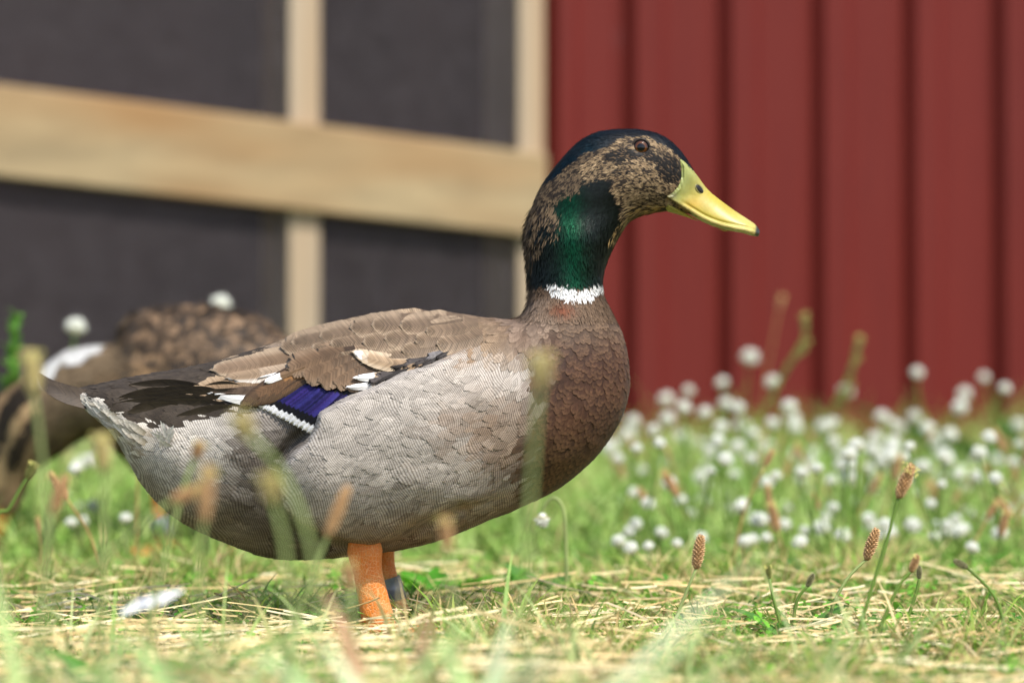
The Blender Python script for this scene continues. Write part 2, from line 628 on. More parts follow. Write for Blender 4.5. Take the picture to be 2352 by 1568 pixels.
# wire mesh panels between the posts, on the inner side of the posts
WOFF = FRONT - 0.012
for k, k2_ in ((-6, -4), (-4, -2), (-2, 0), (0, 1)):
    a = p1a + k * dp + (p1b - p1a) + 0.0005
    b = p1a + k2_ * dp - 0.0005
    vs, qs = [], []

    def wire(q0, q1, ax, r=0.0006):
        base = len(vs)
        for q in (q0, q1):
            for da, db in ((-1, -1), (1, -1), (1, 1), (-1, 1)):
                vs.append(tuple(q + ax * (da * r) + WN * (db * r)))
        for i in range(4):
            j = (i + 1) % 4
            qs.append((base + i, base + j, base + 4 + j, base + 4 + i))
    gap = 0.0072
    for s in np.arange(a, b, gap):
        wire(W(s, WOFF, 0.076) - org, W(s, WOFF, 1.25) - org, WX)
    for z in np.arange(0.08, 1.25, gap):
        wire(W(a, WOFF + 0.001, z) - org, W(b, WOFF + 0.001, z) - org, Vector((0, 0, 1)))
    obj('wire_mesh', mesh_np('wire_mesh', np.array(vs), np.array(qs), False), M_WIRE, pen, kind='stuff')
s0, s1 = p1a - 6 * dp, p2b
for nm, c in (('back_wall', [(s0, -1.8), (s1, -1.8), (s1, -1.83), (s0, -1.83)]), ('side_wall', [(s0, -0.1), (s0 + 0.03, -0.1), (s0 + 0.03, -1.79), (s0, -1.79)]), ('partition', [(s1 - 0.03, -0.1), (s1, -0.1), (s1, -1.79), (s1 - 0.03, -1.79)])):
    mb = MB()
    lo = [W(s, o, 0.0) - org for s, o in c]; hi = [W(s, o, 2.3) - org for s, o in c]
    mb.add(lo + hi, [(0, 1, 5, 4), (1, 2, 6, 5), (2, 3, 7, 6), (3, 0, 4, 7), (4, 5, 6, 7), (3, 2, 1, 0)])
    obj(nm, mb.mesh(nm, False), M_INNER, pen)
box_on_wall('pen_roof', s0 - 0.1, s1 - 0.002, -1.9, 0.16, 2.301, 2.34, M_ROOF)


# ---------------------------------------------------------------- ducks
def poly_inside(px, py, poly):
    ins = np.zeros(px.shape, bool)
    n = len(poly)
    for i in range(n):
        x1, y1 = poly[i]; x2, y2 = poly[(i + 1) % n]
        if y1 == y2:
            continue
        c = ((y1 > py) != (y2 > py)) & (px < (x2 - x1) * (py - y1) / (y2 - y1) + x1)
        ins ^= c
    return ins


def line_dist(px, py, poly, closed=False):
    d = np.full(px.shape, 1e9)
    n = len(poly)
    for i in range(n if closed else n - 1):
        x1, y1 = poly[i]; x2, y2 = poly[(i + 1) % n]
        dx, dy = x2 - x1, y2 - y1
        t = np.clip(((px - x1) * dx + (py - y1) * dy) / (dx * dx + dy * dy + 1e-9), 0, 1)
        d = np.minimum(d, (px - x1 - t * dx) ** 2 + (py - y1 - t * dy) ** 2)
    return np.sqrt(d)


def signed_dist(px, py, poly):
    d = line_dist(px, py, poly, True)
    return np.where(poly_inside(px, py, poly), d, -d)


def blur(a, it):
    for _ in range(it):
        b = np.pad(a, 1, mode='edge')
        a = (b[:-2, 1:-1] + b[2:, 1:-1] + b[1:-1, :-2] + b[1:-1, 2:] + 4 * a) / 8
    return a


def inflate(poly, step, pad=24):
    """rounded half-thickness squared over a side outline, solved as a membrane"""
    x0, y0 = poly.min(0) - pad; x1, y1 = poly.max(0) + pad
    xs, ys = np.arange(x0, x1, step), np.arange(y0, y1, step)
    X, Y = np.meshgrid(xs, ys, indexing='ij')
    sd = signed_dist(X, Y, poly)
    ins = sd > 0
    u = np.where(ins, sd * sd, 0.0)
    red = (np.add.outer(np.arange(len(xs)), np.arange(len(ys))) % 2 == 0)
    om = 2 / (1 + math.sin(math.pi / (max(len(xs), len(ys)) * 0.6)))
    mr, mbk = ins & red, ins & ~red
    for _ in range(420):
        for mk in (mr, mbk):
            nb = np.zeros_like(u)
            nb[1:-1, 1:-1] = u[:-2, 1:-1] + u[2:, 1:-1] + u[1:-1, :-2] + u[1:-1, 2:]
            new = (nb + 2 * step * step) / 4
            u = np.where(mk, u + om * (new - u), u)
    r = np.where(ins, u / np.maximum(sd, 2.0), 0)
    wgt = ins.astype(float)
    rb, wb = blur(r, 30), blur(wgt, 30)
    rb = rb / np.maximum(wb, 1e-3)
    rb = np.where(rb < 1, 10, rb)
    near = rb * sd
    f = smooth(10, 26, sd)
    U = np.where(sd < 26, near * (1 - f) + u * f, u)
    return xs, ys, X, Y, sd, U


def surface_nets(F, ox, oy, oz, step):
    ins = F > 0
    nx, ny, nz = F.shape
    c = np.zeros((nx - 1, ny - 1, nz - 1), np.int8)
    for dx in (0, 1):
        for dy in (0, 1):
            for dz in (0, 1):
                c += ins[dx:nx - 1 + dx, dy:ny - 1 + dy, dz:nz - 1 + dz]
    act = (c > 0) & (c < 8)
    I, J, K = np.nonzero(act)
    vid = np.full(act.shape, -1, np.int64)
    vid[I, J, K] = np.arange(len(I))
    corners = [(0, 0, 0), (1, 0, 0), (0, 1, 0), (1, 1, 0), (0, 0, 1), (1, 0, 1), (0, 1, 1), (1, 1, 1)]
    edges = [(0, 1), (2, 3), (4, 5), (6, 7), (0, 2), (1, 3), (4, 6), (5, 7), (0, 4), (1, 5), (2, 6), (3, 7)]
    vals = [F[I + a, J + b, K + d] for a, b, d in corners]
    acc = np.zeros((len(I), 3)); cnt = np.zeros(len(I))
    for a, b in edges:
        fa, fb = vals[a], vals[b]
        x = (fa > 0) != (fb > 0)
        t = np.where(x, fa / np.where(fa - fb == 0, 1, fa - fb), 0)
        ca, cb = np.array(corners[a], float), np.array(corners[b], float)
        acc += np.where(x[:, None], ca + (cb - ca) * t[:, None], 0)
        cnt += x
    v = np.stack([I, J, K], -1) + acc / cnt[:, None]
    v = v * step + np.array([ox, oy, oz])
    faces = []
    for ax in range(3):
        sl0 = [slice(1, -1)] * 3; sl1 = [slice(1, -1)] * 3
        sl0[ax] = slice(0, F.shape[ax] - 1); sl1[ax] = slice(1, F.shape[ax])
        A, B = ins[tuple(sl0)], ins[tuple(sl1)]
        o1, o2 = [(1, 2), (2, 0), (0, 1)][ax]
        for flip, mk in ((False, A & ~B), (True, ~A & B)):
            i3 = np.array(np.nonzero(mk))
            off = np.array([1, 1, 1]); off[ax] = 0
            base = i3 + off[:, None]
            q = []
            for d1, d2 in ((0, 0), (-1, 0), (-1, -1), (0, -1)):
                cc = base.copy(); cc[o1] += d1; cc[o2] += d2
                q.append(vid[cc[0], cc[1], cc[2]])
            q = np.stack(q, -1)
            faces.append(q[:, ::-1] if flip else q)
    return v, np.concatenate(faces)


def laplacian(v, f, it, lam=0.5):
    n = len(v)
    e = np.concatenate([f[:, [0, 1]], f[:, [1, 2]], f[:, [2, 3]], f[:, [3, 0]]])
    e = np.concatenate([e, e[:, ::-1]])
    deg = np.bincount(e[:, 0], minlength=n)[:, None]
    for k in range(it):
        acc = np.stack([np.bincount(e[:, 0], weights=v[e[:, 1], i], minlength=n) for i in range(3)], -1)
        v = v + (lam if k % 2 == 0 else -lam * 1.02) * (acc / np.maximum(deg, 1) - v)
    return v


class Duck:
    """body solid from a side outline in frame pixels at depth plane Y0"""
    def __init__(self, outline, Y0, step, kfield, bumps=None):
        self.Y0 = Y0
        self.S = FPX / (CAM_D + Y0)
        xs, ys, X, Y, sd, U = inflate(outline, step)
        self.xs, self.ys, self.st = xs, ys, step
        h = kfield(X, Y) * np.sqrt(np.maximum(U, 0))
        self.h0 = h.copy()
        if bumps is not None:
            h = h + bumps(X, Y) * smooth(0, 40, sd)
        self.h = h
        hm = h.max() + 3 * step
        ws = np.arange(-hm, hm + step, step)
        F = np.where((U > 0)[:, :, None], (h * h)[:, :, None] - ws[None, None, :] ** 2, U[:, :, None] - ws[None, None, :] ** 2)
        v, f = surface_nets(F.astype(np.float32), xs[0], ys[0], ws[0], step)
        v = laplacian(v, f, 6)
        self.v = np.stack([(v[:, 0] - 1176) / self.S, Y0 + v[:, 2] / self.S, CAM_H + (880 - v[:, 1]) / self.S], -1)
        self.f = f
        tri = self.v[f]
        nr = np.cross(tri[:, 2] - tri[:, 0], tri[:, 3] - tri[:, 1])
        # make sure faces look outwards
        cen = self.v.mean(0)
        if (nr * (tri.mean(1) - cen)).sum() < 0:
            self.f = f[:, ::-1]
            nr = -nr
        self.area = np.linalg.norm(nr, axis=1) / 2
        self.fn = nr / np.maximum(np.linalg.norm(nr, axis=1, keepdims=True), 1e-12)
        self.bvh = BVHTree.FromPolygons([tuple(p) for p in self.v], [tuple(int(i) for i in q) for q in self.f])

    def half(self, x, z, base=True):
        """half thickness in metres at plane position"""
        u = 1176 + x * self.S; v = 880 - (z - CAM_H) * self.S
        i = (u - self.xs[0]) / self.st; j = (v - self.ys[0]) / self.st
        H = self.h0 if base else self.h
        i0 = int(max(0, min(H.shape[0] - 2, math.floor(i)))); j0 = int(max(0, min(H.shape[1] - 2, math.floor(j))))
        a, b = min(max(i - i0, 0), 1), min(max(j - j0, 0), 1)
        return ((H[i0, j0] * (1 - a) + H[i0 + 1, j0] * a) * (1 - b) + (H[i0, j0 + 1] * (1 - a) + H[i0 + 1, j0 + 1] * a) * b) / self.S

    def on_side(self, u, v, off=0.0, base=True):
        """point on the camera-side flank seen at pixel (u, v), lifted off metres"""
        Y = self.Y0 - 0.05
        for _ in range(6):
            p = P(u, v, Y)
            Y = self.Y0 - self.half(p.x, p.z, base) - off
        return P(u, v, Y)

    def body_px(self, pts):
        """frame pixel of points, far side mirrored to the near side"""
        y = self.Y0 - np.abs(pts[:, 1] - self.Y0)
        return project(pts[:, 0], y, pts[:, 2])


def spine_flow(u, v, spine):
    sp = catmull(spine, 8)
    t = np.gradient(sp, axis=0)
    t /= np.linalg.norm(t, axis=1, keepdims=True)
    d2 = (u[:, None] - sp[None, :, 0]) ** 2 + (v[:, None] - sp[None, :, 1]) ** 2
    w = 1 / (d2 + 900) ** 1.6
    f = (w[:, :, None] * t[None]).sum(1)
    return f / np.maximum(np.linalg.norm(f, axis=1, keepdims=True), 1e-9)


def sample_surface(duck, dens):
    """random points on the body; dens = feathers per square metre for each face"""
    n = RNG.poisson(duck.area * dens)
    fi = np.repeat(np.arange(len(n)), n)
    a, b = RNG.random(len(fi)), RNG.random(len(fi))
    q = duck.v[duck.f[fi]]
    p = (q[:, 0] * (1 - a)[:, None] + q[:, 1] * a[:, None]) * (1 - b)[:, None] + (q[:, 3] * (1 - a)[:, None] + q[:, 2] * a[:, None]) * b[:, None]
    return p, duck.fn[fi]


def feather_cards(name, duck, p, nrm, flow2, Ln, Wd, lift, c_root, c_mid, c_tip, par, mat, parent, snap=True, jitter=0.18, tilt=0.3):
    """one curved vane per point, following the body"""
    n = len(p)
    T = np.stack([flow2[:, 0], np.zeros(n), -flow2[:, 1]], -1)
    T = T - nrm * (T * nrm).sum(1, keepdims=True)
    T /= np.maximum(np.linalg.norm(T, axis=1, keepdims=True), 1e-6)
    B = np.cross(nrm, T)
    ang = RNG.normal(0, jitter, n)
    T, B = T * np.cos(ang)[:, None] + B * np.sin(ang)[:, None], B * np.cos(ang)[:, None] - T * np.sin(ang)[:, None]
    if snap:
        rows = [(0.0, 0.45), (0.3, 0.9), (0.62, 1.0), (0.86, 0.74), (1.0, 0.22)]
    else:
        rows = [(0.0, 0.7), (0.55, 1.0), (1.0, 0.12)]
    cols = [-1, 0, 1]
    V = np.zeros((n, len(rows), 3, 3)); C = np.zeros((n, len(rows), 3, 3)); UV = np.zeros((n, len(rows), 3, 3))
    rnd = RNG.random(n) * 50
    for i, (t, w) in enumerate(rows):
        for j, s in enumerate(cols):
            tt = t - 0.05 * abs(s) * (t > 0.5)
            off = lift * (0.12 + 0.9 * t) - (0.12 * Wd * abs(s) if snap else 0) * 0.35
            V[:, i, j] = p + T * (Ln * tt)[:, None] + B * (Wd * w * s * 0.5)[:, None] + (0 if snap else nrm * off[:, None])
            cc = np.where(t < 0.5, 1, 0)
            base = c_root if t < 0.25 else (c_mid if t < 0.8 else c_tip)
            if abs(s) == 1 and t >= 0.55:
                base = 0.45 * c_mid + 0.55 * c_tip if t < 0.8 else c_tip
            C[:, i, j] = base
            UV[:, i, j, 0] = s; UV[:, i, j, 1] = t * Ln / 0.02; UV[:, i, j, 2] = rnd
    V = V.reshape(-1, 3)
    NR = np.repeat(nrm, len(rows) * 3, 0)
    if snap:
        offs = np.stack([np.stack([lift * (0.12 + 0.9 * t) - 0.05 * Wd * abs(s) for s in cols], -1) for t, w in rows], 1).reshape(-1)
        fnn = duck.bvh.find_nearest
        for k in range(len(V)):
            loc, nn, ii, dd = fnn(Vector(V[k]))
            V[k] = np.array(loc) + np.array(nn) * offs[k]
            NR[k] = nn
    m = len(rows) * 3
    fl = []
    for i in range(len(rows) - 1):
        for j in range(2):
            a = i * 3 + j
            fl.append((a, a + 1, a + 4, a + 3))
    fl = np.array(fl)
    F = (np.arange(n)[:, None, None] * m + fl[None]).reshape(-1, 4)
    PR = np.repeat(par, m, 0)
    # soft vanes: shade mostly with the lie of the body, a little with their own tilt
    tq = V[F]
    fnr = np.cross(tq[:, 2] - tq[:, 0], tq[:, 3] - tq[:, 1])
    fnr /= np.maximum(np.linalg.norm(fnr, axis=1, keepdims=True), 1e-12)
    back = (fnr * NR[F[:, 0]]).sum(1) < 0
    F[back] = F[back][:, ::-1]
    fnr[back] *= -1
    me = mesh_np(name, V, F, True, C.reshape(-1, 3), PR, UV.reshape(-1, 3))
    own = np.zeros_like(V)
    for k in range(4):
        np.add.at(own, F[:, k], fnr)
    own *= np.sign((own * NR).sum(1, keepdims=True))
    own /= np.maximum(np.linalg.norm(own, axis=1, keepdims=True), 1e-9)
    NR = NR * (1 - tilt) + own * tilt
    NR /= np.maximum(np.linalg.norm(NR, axis=1, keepdims=True), 1e-9)
    me.normals_split_custom_set_from_vertices(NR.astype(np.float32))
    return obj(name, me, mat, parent, kind='stuff')


# --- the drake, standing side-on
OUT = [(178, 893), (222, 884), (284, 870), (327, 862), (422, 846), (520, 824), (600, 798), (660, 777), (720, 757), (780, 738), (850, 724), (930, 718), (1000, 718),
       (1060, 723), (1120, 731), (1170, 734), (1196, 728), (1209, 712), (1215, 688), (1216, 655), (1213, 615), (1210, 580), (1207, 548), (1210, 520), (1218, 490), (1231, 452),
       (1247, 422), (1265, 396), (1288, 368), (1313, 340), (1342, 317), (1377, 302), (1420, 297), (1470, 298), (1508, 306), (1538, 322), (1562, 345), (1580, 370),
       (1597, 398), (1622, 438), (1655, 466), (1690, 494), (1680, 518), (1640, 512), (1600, 496), (1560, 487), (1532, 485), (1500, 488), (1470, 496), (1446, 509), (1430, 529), (1415, 554), (1402, 580), (1392, 605), (1385, 632), (1383, 655), (1387, 680), (1398, 705), (1413, 735),
       (1428, 765), (1438, 800), (1444, 840), (1446, 880), (1440, 920), (1426, 960), (1404, 1000), (1377, 1038), (1348, 1068), (1313, 1098), (1278, 1123), (1230, 1148),
       (1180, 1170), (1120, 1194), (1060, 1219), (1000, 1241), (950, 1254), (900, 1263), (850, 1270), (780, 1278), (700, 1283), (640, 1282), (600, 1275), (540, 1253), (480, 1228), (420, 1198), (380, 1168),
       (350, 1138), (322, 1100), (302, 1062), (284, 1030), (252, 984), (205, 946), (174, 914)]
OUT = catmull(OUT, 3, True)
FLANK = np.array([(1230, 760), (1120, 770), (1050, 800), (1000, 832), (930, 852), (872, 882), (838, 897), (790, 918), (747, 945), (738, 976), (722, 1003), (690, 1030), (664, 1066),
                  (653, 1112), (664, 1160), (700, 1198), (770, 1228), (860, 1252), (930, 1230), (985, 1192), (1060, 1160), (1200, 1120)], float)


def drake_k(X, Y):
    k = 0.98 - 0.06 * smooth(760, 660, Y) - 0.17 * smooth(560, 470, Y)
    k = k + 0.9 * smooth(380, 180, X) - 0.13 * smooth(780, 620, X) * smooth(300, 480, X)
    return k - 0.16 * smooth(1540, 1620, X)


BILLPOLY = np.array([(1560, 365), (1601, 402), (1627, 435), (1661, 464), (1696, 489), (1760, 510), (1760, 560), (1700, 545), (1611, 512), (1566, 496), (1538, 488), (1524, 470), (1528, 453), (1541, 447), (1556, 431), (1563, 410), (1563, 390)], float)


def drake_bumps(X, Y):
    b = 58 * smooth(-4, 15, signed_dist(X, Y, FLANK)) * smooth(1210, 960, X)
    b += 12 * np.exp(-(((X - 770) / 110) ** 2 + ((Y - 1120) / 110) ** 2))
    b -= 24 * np.exp(-(line_dist(X, Y, [(870, 1262), (950, 1206), (1010, 1178), (1060, 1158)]) / 15) ** 2)
    b -= 26 * np.exp(-((signed_dist(X, Y, FLANK) + 16) / 14) ** 2) * smooth(900, 760, X) * smooth(930, 1000, Y)
    b += 0 * smooth(0, 40, signed_dist(X, Y, np.array([(560, 840), (700, 770), (900, 730), (1060, 750), (1060, 800), (900, 860), (760, 930), (600, 930)], float)))
    b += 8 * np.exp(-(((X - 560) / 60) ** 2 + ((Y - 1010) / 60) ** 2)) + 8 * np.exp(-(((X - 430) / 50) ** 2 + ((Y - 1030) / 60) ** 2))
    # cheek and brow
    b += 5 * np.exp(-(((X - 1460) / 60) ** 2 + ((Y - 425) / 45) ** 2)) + 3 * np.exp(-(((X - 1470) / 60) ** 2 + ((Y - 320) / 18) ** 2))
    b -= 4 * np.exp(-(((X - 1472) / 30) ** 2 + ((Y - 345) / 24) ** 2))
    b += 6 * (vnoise(X / 50, Y / 50, 5) - 0.5) * smooth(1500, 1300, X)
    b -= 14 * smooth(0, 8, signed_dist(X, Y, BILLPOLY))
    return b


drake = Duck(OUT, 0.0, 5.0, drake_k, drake_bumps)
duck = empty('duck', (0, 0, 0), label='mallard drake with green neck and yellow bill standing side-on in the grass', category='duck')

SPINE = [(1600, 440), (1540, 400), (1470, 370), (1390, 370), (1325, 430), (1300, 520), (1297, 620), (1300, 720), (1310, 830), (1260, 950), (1120, 1000), (960, 1000), (800, 1000), (640, 980), (480, 960), (330, 930), (180, 890), (100, 860)]


def C3(*rgb):
    return lin(rgb)


def pick(base, mask, rgb):
    m = np.asarray(mask, float)[:, None]
    return base * (1 - m) + np.asarray(rgb)[None] * m


def drake_colour(u, v):
    """base colour, tip colour, line strength, metallic, roughness at frame pixels"""
    n = len(u)
    n1 = vnoise(u / 14, v / 14, 1); n2 = vnoise(u / 5, v / 5, 2); n3 = vnoise(u / 60, v / 60, 3); n4 = vnoise(u / 26, v / 26, 4)
    r = RNG.random(n)
    col = np.repeat(C3(176, 169, 161)[None], n, 0)
    tip = np.repeat(C3(188, 181, 172)[None], n, 0)
    verm = np.full(n, 0.85); met = np.zeros(n); rough = np.full(n, 0.62)
    jit = (n4 - 0.5) * 60 + (r - 0.5) * 24
    # brown wash over the front flank and belly
    f = smooth(960, 1200, u + jit) * smooth(780, 960, v) * (0.25 + 0.6 * n3)
    col = pick(col, f, C3(128, 104, 82)); tip = pick(tip, f, C3(146, 122, 98))
    f = smooth(0.45, 0.85, n4) * smooth(930, 1080, u) * smooth(880, 960, v) * 0.45 * (0.4 + 0.6 * r)
    col = pick(col, f, C3(104, 78, 56)); tip = pick(tip, f, C3(120, 92, 66))
    # lower belly and rear underside
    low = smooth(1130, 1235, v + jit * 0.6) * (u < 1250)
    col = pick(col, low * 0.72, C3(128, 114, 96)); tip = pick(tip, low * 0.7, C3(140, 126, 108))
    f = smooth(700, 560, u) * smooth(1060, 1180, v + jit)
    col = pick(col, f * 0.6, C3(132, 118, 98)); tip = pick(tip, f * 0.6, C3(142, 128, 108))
    sp = (n2 > 0.62) & (v > 1090) & (u > 880)
    col = pick(col, sp * 0.5 * r, C3(72, 54, 38)); tip = pick(tip, sp * 0.5 * r, C3(90, 70, 50))
    # rear flank tufts between speculum and rump
    pale = smooth(600, 500, u + jit) * smooth(1130, 1040, v + jit)
    col = pick(col, pale * 0.8, C3(200, 194, 185)); tip = pick(tip, pale * 0.8, C3(208, 203, 195))
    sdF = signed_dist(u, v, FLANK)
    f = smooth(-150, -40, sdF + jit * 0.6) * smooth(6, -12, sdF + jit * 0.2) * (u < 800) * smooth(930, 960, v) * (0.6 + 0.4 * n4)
    col = pick(col, f * 0.95, C3(66, 55, 45)); tip = pick(tip, f * 0.9, C3(82, 70, 58))  # brown fluff, with the shade behind the flank edge painted in
    # back
    f = smooth(830, 770, v + jit * 0.4) * (u < 1230) * (u > 560)
    col = pick(col, f, C3(132, 112, 90)); tip = pick(tip, f, C3(158, 138, 114)); verm = np.where(f > 0.5, 0.6, verm)
    f = smooth(1090, 1190, u + jit) * smooth(840, 760, v)
    col = pick(col, f, C3(112, 92, 74)); tip = pick(tip, f, C3(150, 128, 104)); verm = np.where(f > 0.5, 0.25, verm)
    f = np.exp(-(((u - 1090) / 26) ** 2 + ((v - 800) / 22) ** 2)) * (n2 > 0.4)
    col = pick(col, f, C3(140, 110, 78)); tip = pick(tip, f, C3(152, 122, 90))
    # dark rump and upper tail
    edge = np.interp(u, [170, 230, 300, 350, 400, 480, 560, 620, 700], [893, 915, 950, 985, 985, 965, 945, 935, 930])
    f = ((v < edge + jit * 0.25) & (u < 650)).astype(float)
    col = pick(col, f, C3(58, 50, 42)); tip = pick(tip, f, C3(78, 68, 56)); verm = np.where(f > 0.5, 0.1, verm)
    # white underside of the tail
    f = ((v >= edge + jit * 0.2) & (u < 400) & (v < edge + 75)).astype(float) * smooth(400, 340, u)
    col = pick(col, f * 0.9, C3(206, 198, 186)); tip = pick(tip, f * 0.9, C3(226, 220, 208)); verm = np.where(f > 0.5, 0.35, verm)
    sp = (f > 0.5) & (n1 > 0.55) & (v > edge + 22)
    col = pick(col, sp * 0.7, C3(124, 108, 86))
    # breast
    bl = np.interp(v, [690, 740, 800, 860, 1000, 1100, 1180, 1240], [1205, 1205, 1222, 1232, 1226, 1215, 1190, 1160])
    br = smooth(-26, 26, u - bl + jit * 0.8)
    ch = 0.5 + 0.5 * np.sin(n3 * 6)
    cb = C3(64, 42, 31)[None] * (1 - ch[:, None]) + C3(80, 53, 38)[None] * ch[:, None]
    ct = np.repeat(C3(106, 77, 56)[None], n, 0)
    up = smooth(830, 720, v)[:, None]
    cb = cb * (1 - up) + C3(88, 70, 55)[None] * up
    ct = ct * (1 - up) + C3(124, 101, 80)[None] * up
    lowb = (smooth(940, 1090, v) * 0.8)[:, None]
    cb = cb * (1 - lowb) + C3(64, 46, 30)[None] * lowb
    ct = ct * (1 - lowb) + C3(120, 90, 58)[None] * lowb
    m = br[:, None]
    col = col * (1 - m) + cb * m; tip = tip * (1 - m) + ct * m; verm = verm * (1 - br) + 0.05 * br
    # nape side of the lower neck, grey brown; rufous spot under the ring
    f = smooth(1300, 1240, u + jit * 0.5) * smooth(670, 690, v) * smooth(790, 740, v) * (u > 1180)
    col = pick(col, f, C3(112, 94, 80)); tip = pick(tip, f, C3(164, 142, 122))
    f = np.exp(-(((u - 1292) / 22) ** 2 + ((v - 706) / 14) ** 2))
    col = pick(col, f, C3(112, 62, 40)); tip = pick(tip, f, C3(140, 84, 56))
    # neck ring
    top = np.interp(u, [1200, 1260, 1300, 1340, 1390], [652, 654, 660, 664, 652])
    ringw = np.interp(u, [1240, 1268, 1300, 1340, 1390], [3, 19, 26, 23, 16])
    hv = v - top
    f = ((hv > -2 + jit * 0.12) & (hv < ringw + jit * 0.18)).astype(float) * np.where(u > 1262 + jit * 0.4, 1, 0.45 * (n2 > 0.5))
    neck = smooth(6, -6, hv + jit * 0.2)
    # green-black neck and head
    sel = neck > 0.5
    dk = np.repeat(C3(13, 20, 17)[None], n, 0)
    gr = np.exp(-(((u - 1312 - (v - 520) * 0.05) / 30) ** 2)) * smooth(400, 470, v)  # narrow green glint down the neck, painted into colour and metallic
    gcol = dk * (1 - gr[:, None]) + np.array((0.002, 0.040, 0.018))[None] * gr[:, None]
    gcol *= (0.6 + 0.9 * r)[:, None]
    col = np.where(sel[:, None], gcol, col); tip = np.where(sel[:, None], gcol * 1.25, tip)
    met = np.where(sel, 0.15 + 0.5 * gr, met); rough = np.where(sel, 0.36, rough); verm = np.where(sel, 0, verm)
    # brown streaked nape
    nl = np.interp(v, [300, 340, 390, 430, 470, 520, 560, 600, 640], [1500, 1420, 1378, 1326, 1284, 1248, 1230, 1216, 1206])
    f = sel & (u < nl + jit * 1.3 + (n2 - 0.5) * 50) & (v < 650)
    bb = np.where((n2 + r * 0.7 > 0.82)[:, None], C3(116, 97, 74)[None], C3(44, 36, 30)[None])
    col = np.where(f[:, None], bb * 0.8, col); tip = np.where(f[:, None], bb * 1.1, tip); met = np.where(f, 0.0, met); rough = np.where(f, 0.6, rough)
    # buff face with dark speckles
    def ell(cx, cy, a, b, rot=0.0):
        c, s = math.cos(rot), math.sin(rot)
        dx, dy = u - cx, v - cy
        return ((dx * c + dy * s) / a) ** 2 + ((-dx * s + dy * c) / b) ** 2
    face = sel & ((ell(1490, 428, 82, 66) + (n1 - 0.5) * 0.5 < 1) | (ell(1470, 320, 95, 26, 0.12) + (n1 - 0.5) * 0.4 < 1) | (ell(1420, 370, 95, 34, -0.35) + (n1 - 0.5) * 0.5 < 1) | ((u > 1430) & (v < 505) & (v > 300)))
    spk = n2 * 0.62 + r * 0.5
    fb = np.where((spk > 0.60)[:, None], C3(52, 42, 34)[None], np.where((r > 0.5)[:, None], C3(176, 151, 116)[None], C3(142, 119, 89)[None]))
    col = np.where(face[:, None], fb, col); tip = np.where(face[:, None], fb * 1.08, tip); met = np.where(face, 0, met); rough = np.where(face, 0.62, rough)
    # dark stripe through the eye, black patch before the bill, dark cheek edge
    es = sel & ((ell(1540, 392, 34, 28, 0.75) + (n1 - 0.5) * 0.5 < 1) | (ell(1445, 356, 58, 13, -0.12) + (n1 - 0.5) * 0.9 < 1) | (ell(1505, 366, 44, 11, 0.5) + (n1 - 0.5) * 0.6 < 1) | ((ell(1425, 400, 34, 16, -0.5) < 1) & (r > 0.45)))
    kb = np.where((r > 0.86)[:, None], C3(110, 88, 64)[None], C3(24, 21, 19)[None])
    col = np.where(es[:, None], kb, col); tip = np.where(es[:, None], kb, tip); met = np.where(es, 0, met)
    # dark crown with a blue sheen behind
    cl = np.interp(u, [1230, 1270, 1300, 1340, 1400, 1440, 1500, 1540, 1570, 1600], [440, 412, 382, 350, 330, 310, 316, 342, 372, 410])
    cr = sel & (v < cl + jit * 0.18 + 2)
    bs_ = (smooth(1430, 1350, u) * (0.35 + 0.65 * n1))[:, None]
    kc = C3(20, 24, 30)[None] * (1 - bs_) + np.array((0.005, 0.020, 0.030))[None] * bs_
    kc = kc * (0.6 + 0.8 * r)[:, None]
    col = np.where(cr[:, None], kc, col); tip = np.where(cr[:, None], kc * 1.2, tip)
    met = np.where(cr, 0.2 + 0.5 * bs_[:, 0], met); rough = np.where(cr, 0.42, rough)
    # chin speckle
    f = sel & (v > 470) & (u > 1395) & (v < 560) & (spk < 0.42) & (u > 1440 - (v - 480) * 0.6)
    col = np.where(f[:, None], C3(184, 150, 100)[None], col); tip = np.where(f[:, None], C3(200, 166, 112)[None], tip); met = np.where(f, 0, met)
    # the white ring over everything
    ring = ((hv > -2 + jit * 0.12) & (hv < ringw + jit * 0.18)) & ((u > 1262 + jit * 0.4) | (n2 > 0.66))
    wh = np.where((r > 0.93)[:, None], C3(120, 108, 98)[None], C3(230, 230, 228)[None])
    col = np.where(ring[:, None], wh, col); tip = np.where(ring[:, None], wh, tip); met = np.where(ring, 0, met); rough = np.where(ring, 0.6, rough); verm = np.where(ring, 0, verm)
    vr = (0.82 + 0.36 * RNG.random(n))[:, None]
    return col * vr, tip * vr, np.stack([verm, met, rough], -1)


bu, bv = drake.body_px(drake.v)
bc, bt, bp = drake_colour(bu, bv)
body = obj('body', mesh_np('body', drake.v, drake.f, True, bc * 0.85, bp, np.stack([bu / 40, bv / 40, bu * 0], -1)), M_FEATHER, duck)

fc = drake.v[drake.f].mean(1)
fu, fv = drake.body_px(fc)
inbill = poly_inside(fu, fv, BILLPOLY) | ((fu - 1472) ** 2 + (fv - 339) ** 2 < 19 ** 2)
blf = np.interp(fv, [690, 740, 800, 860, 1000, 1100, 1180, 1240], [1205, 1205, 1222, 1232, 1226, 1215, 1190, 1160])
fine = (fv < 668) & (fu > 1150)
ringz = (fv >= 668) & (fv < 730) & (fu > 1180)
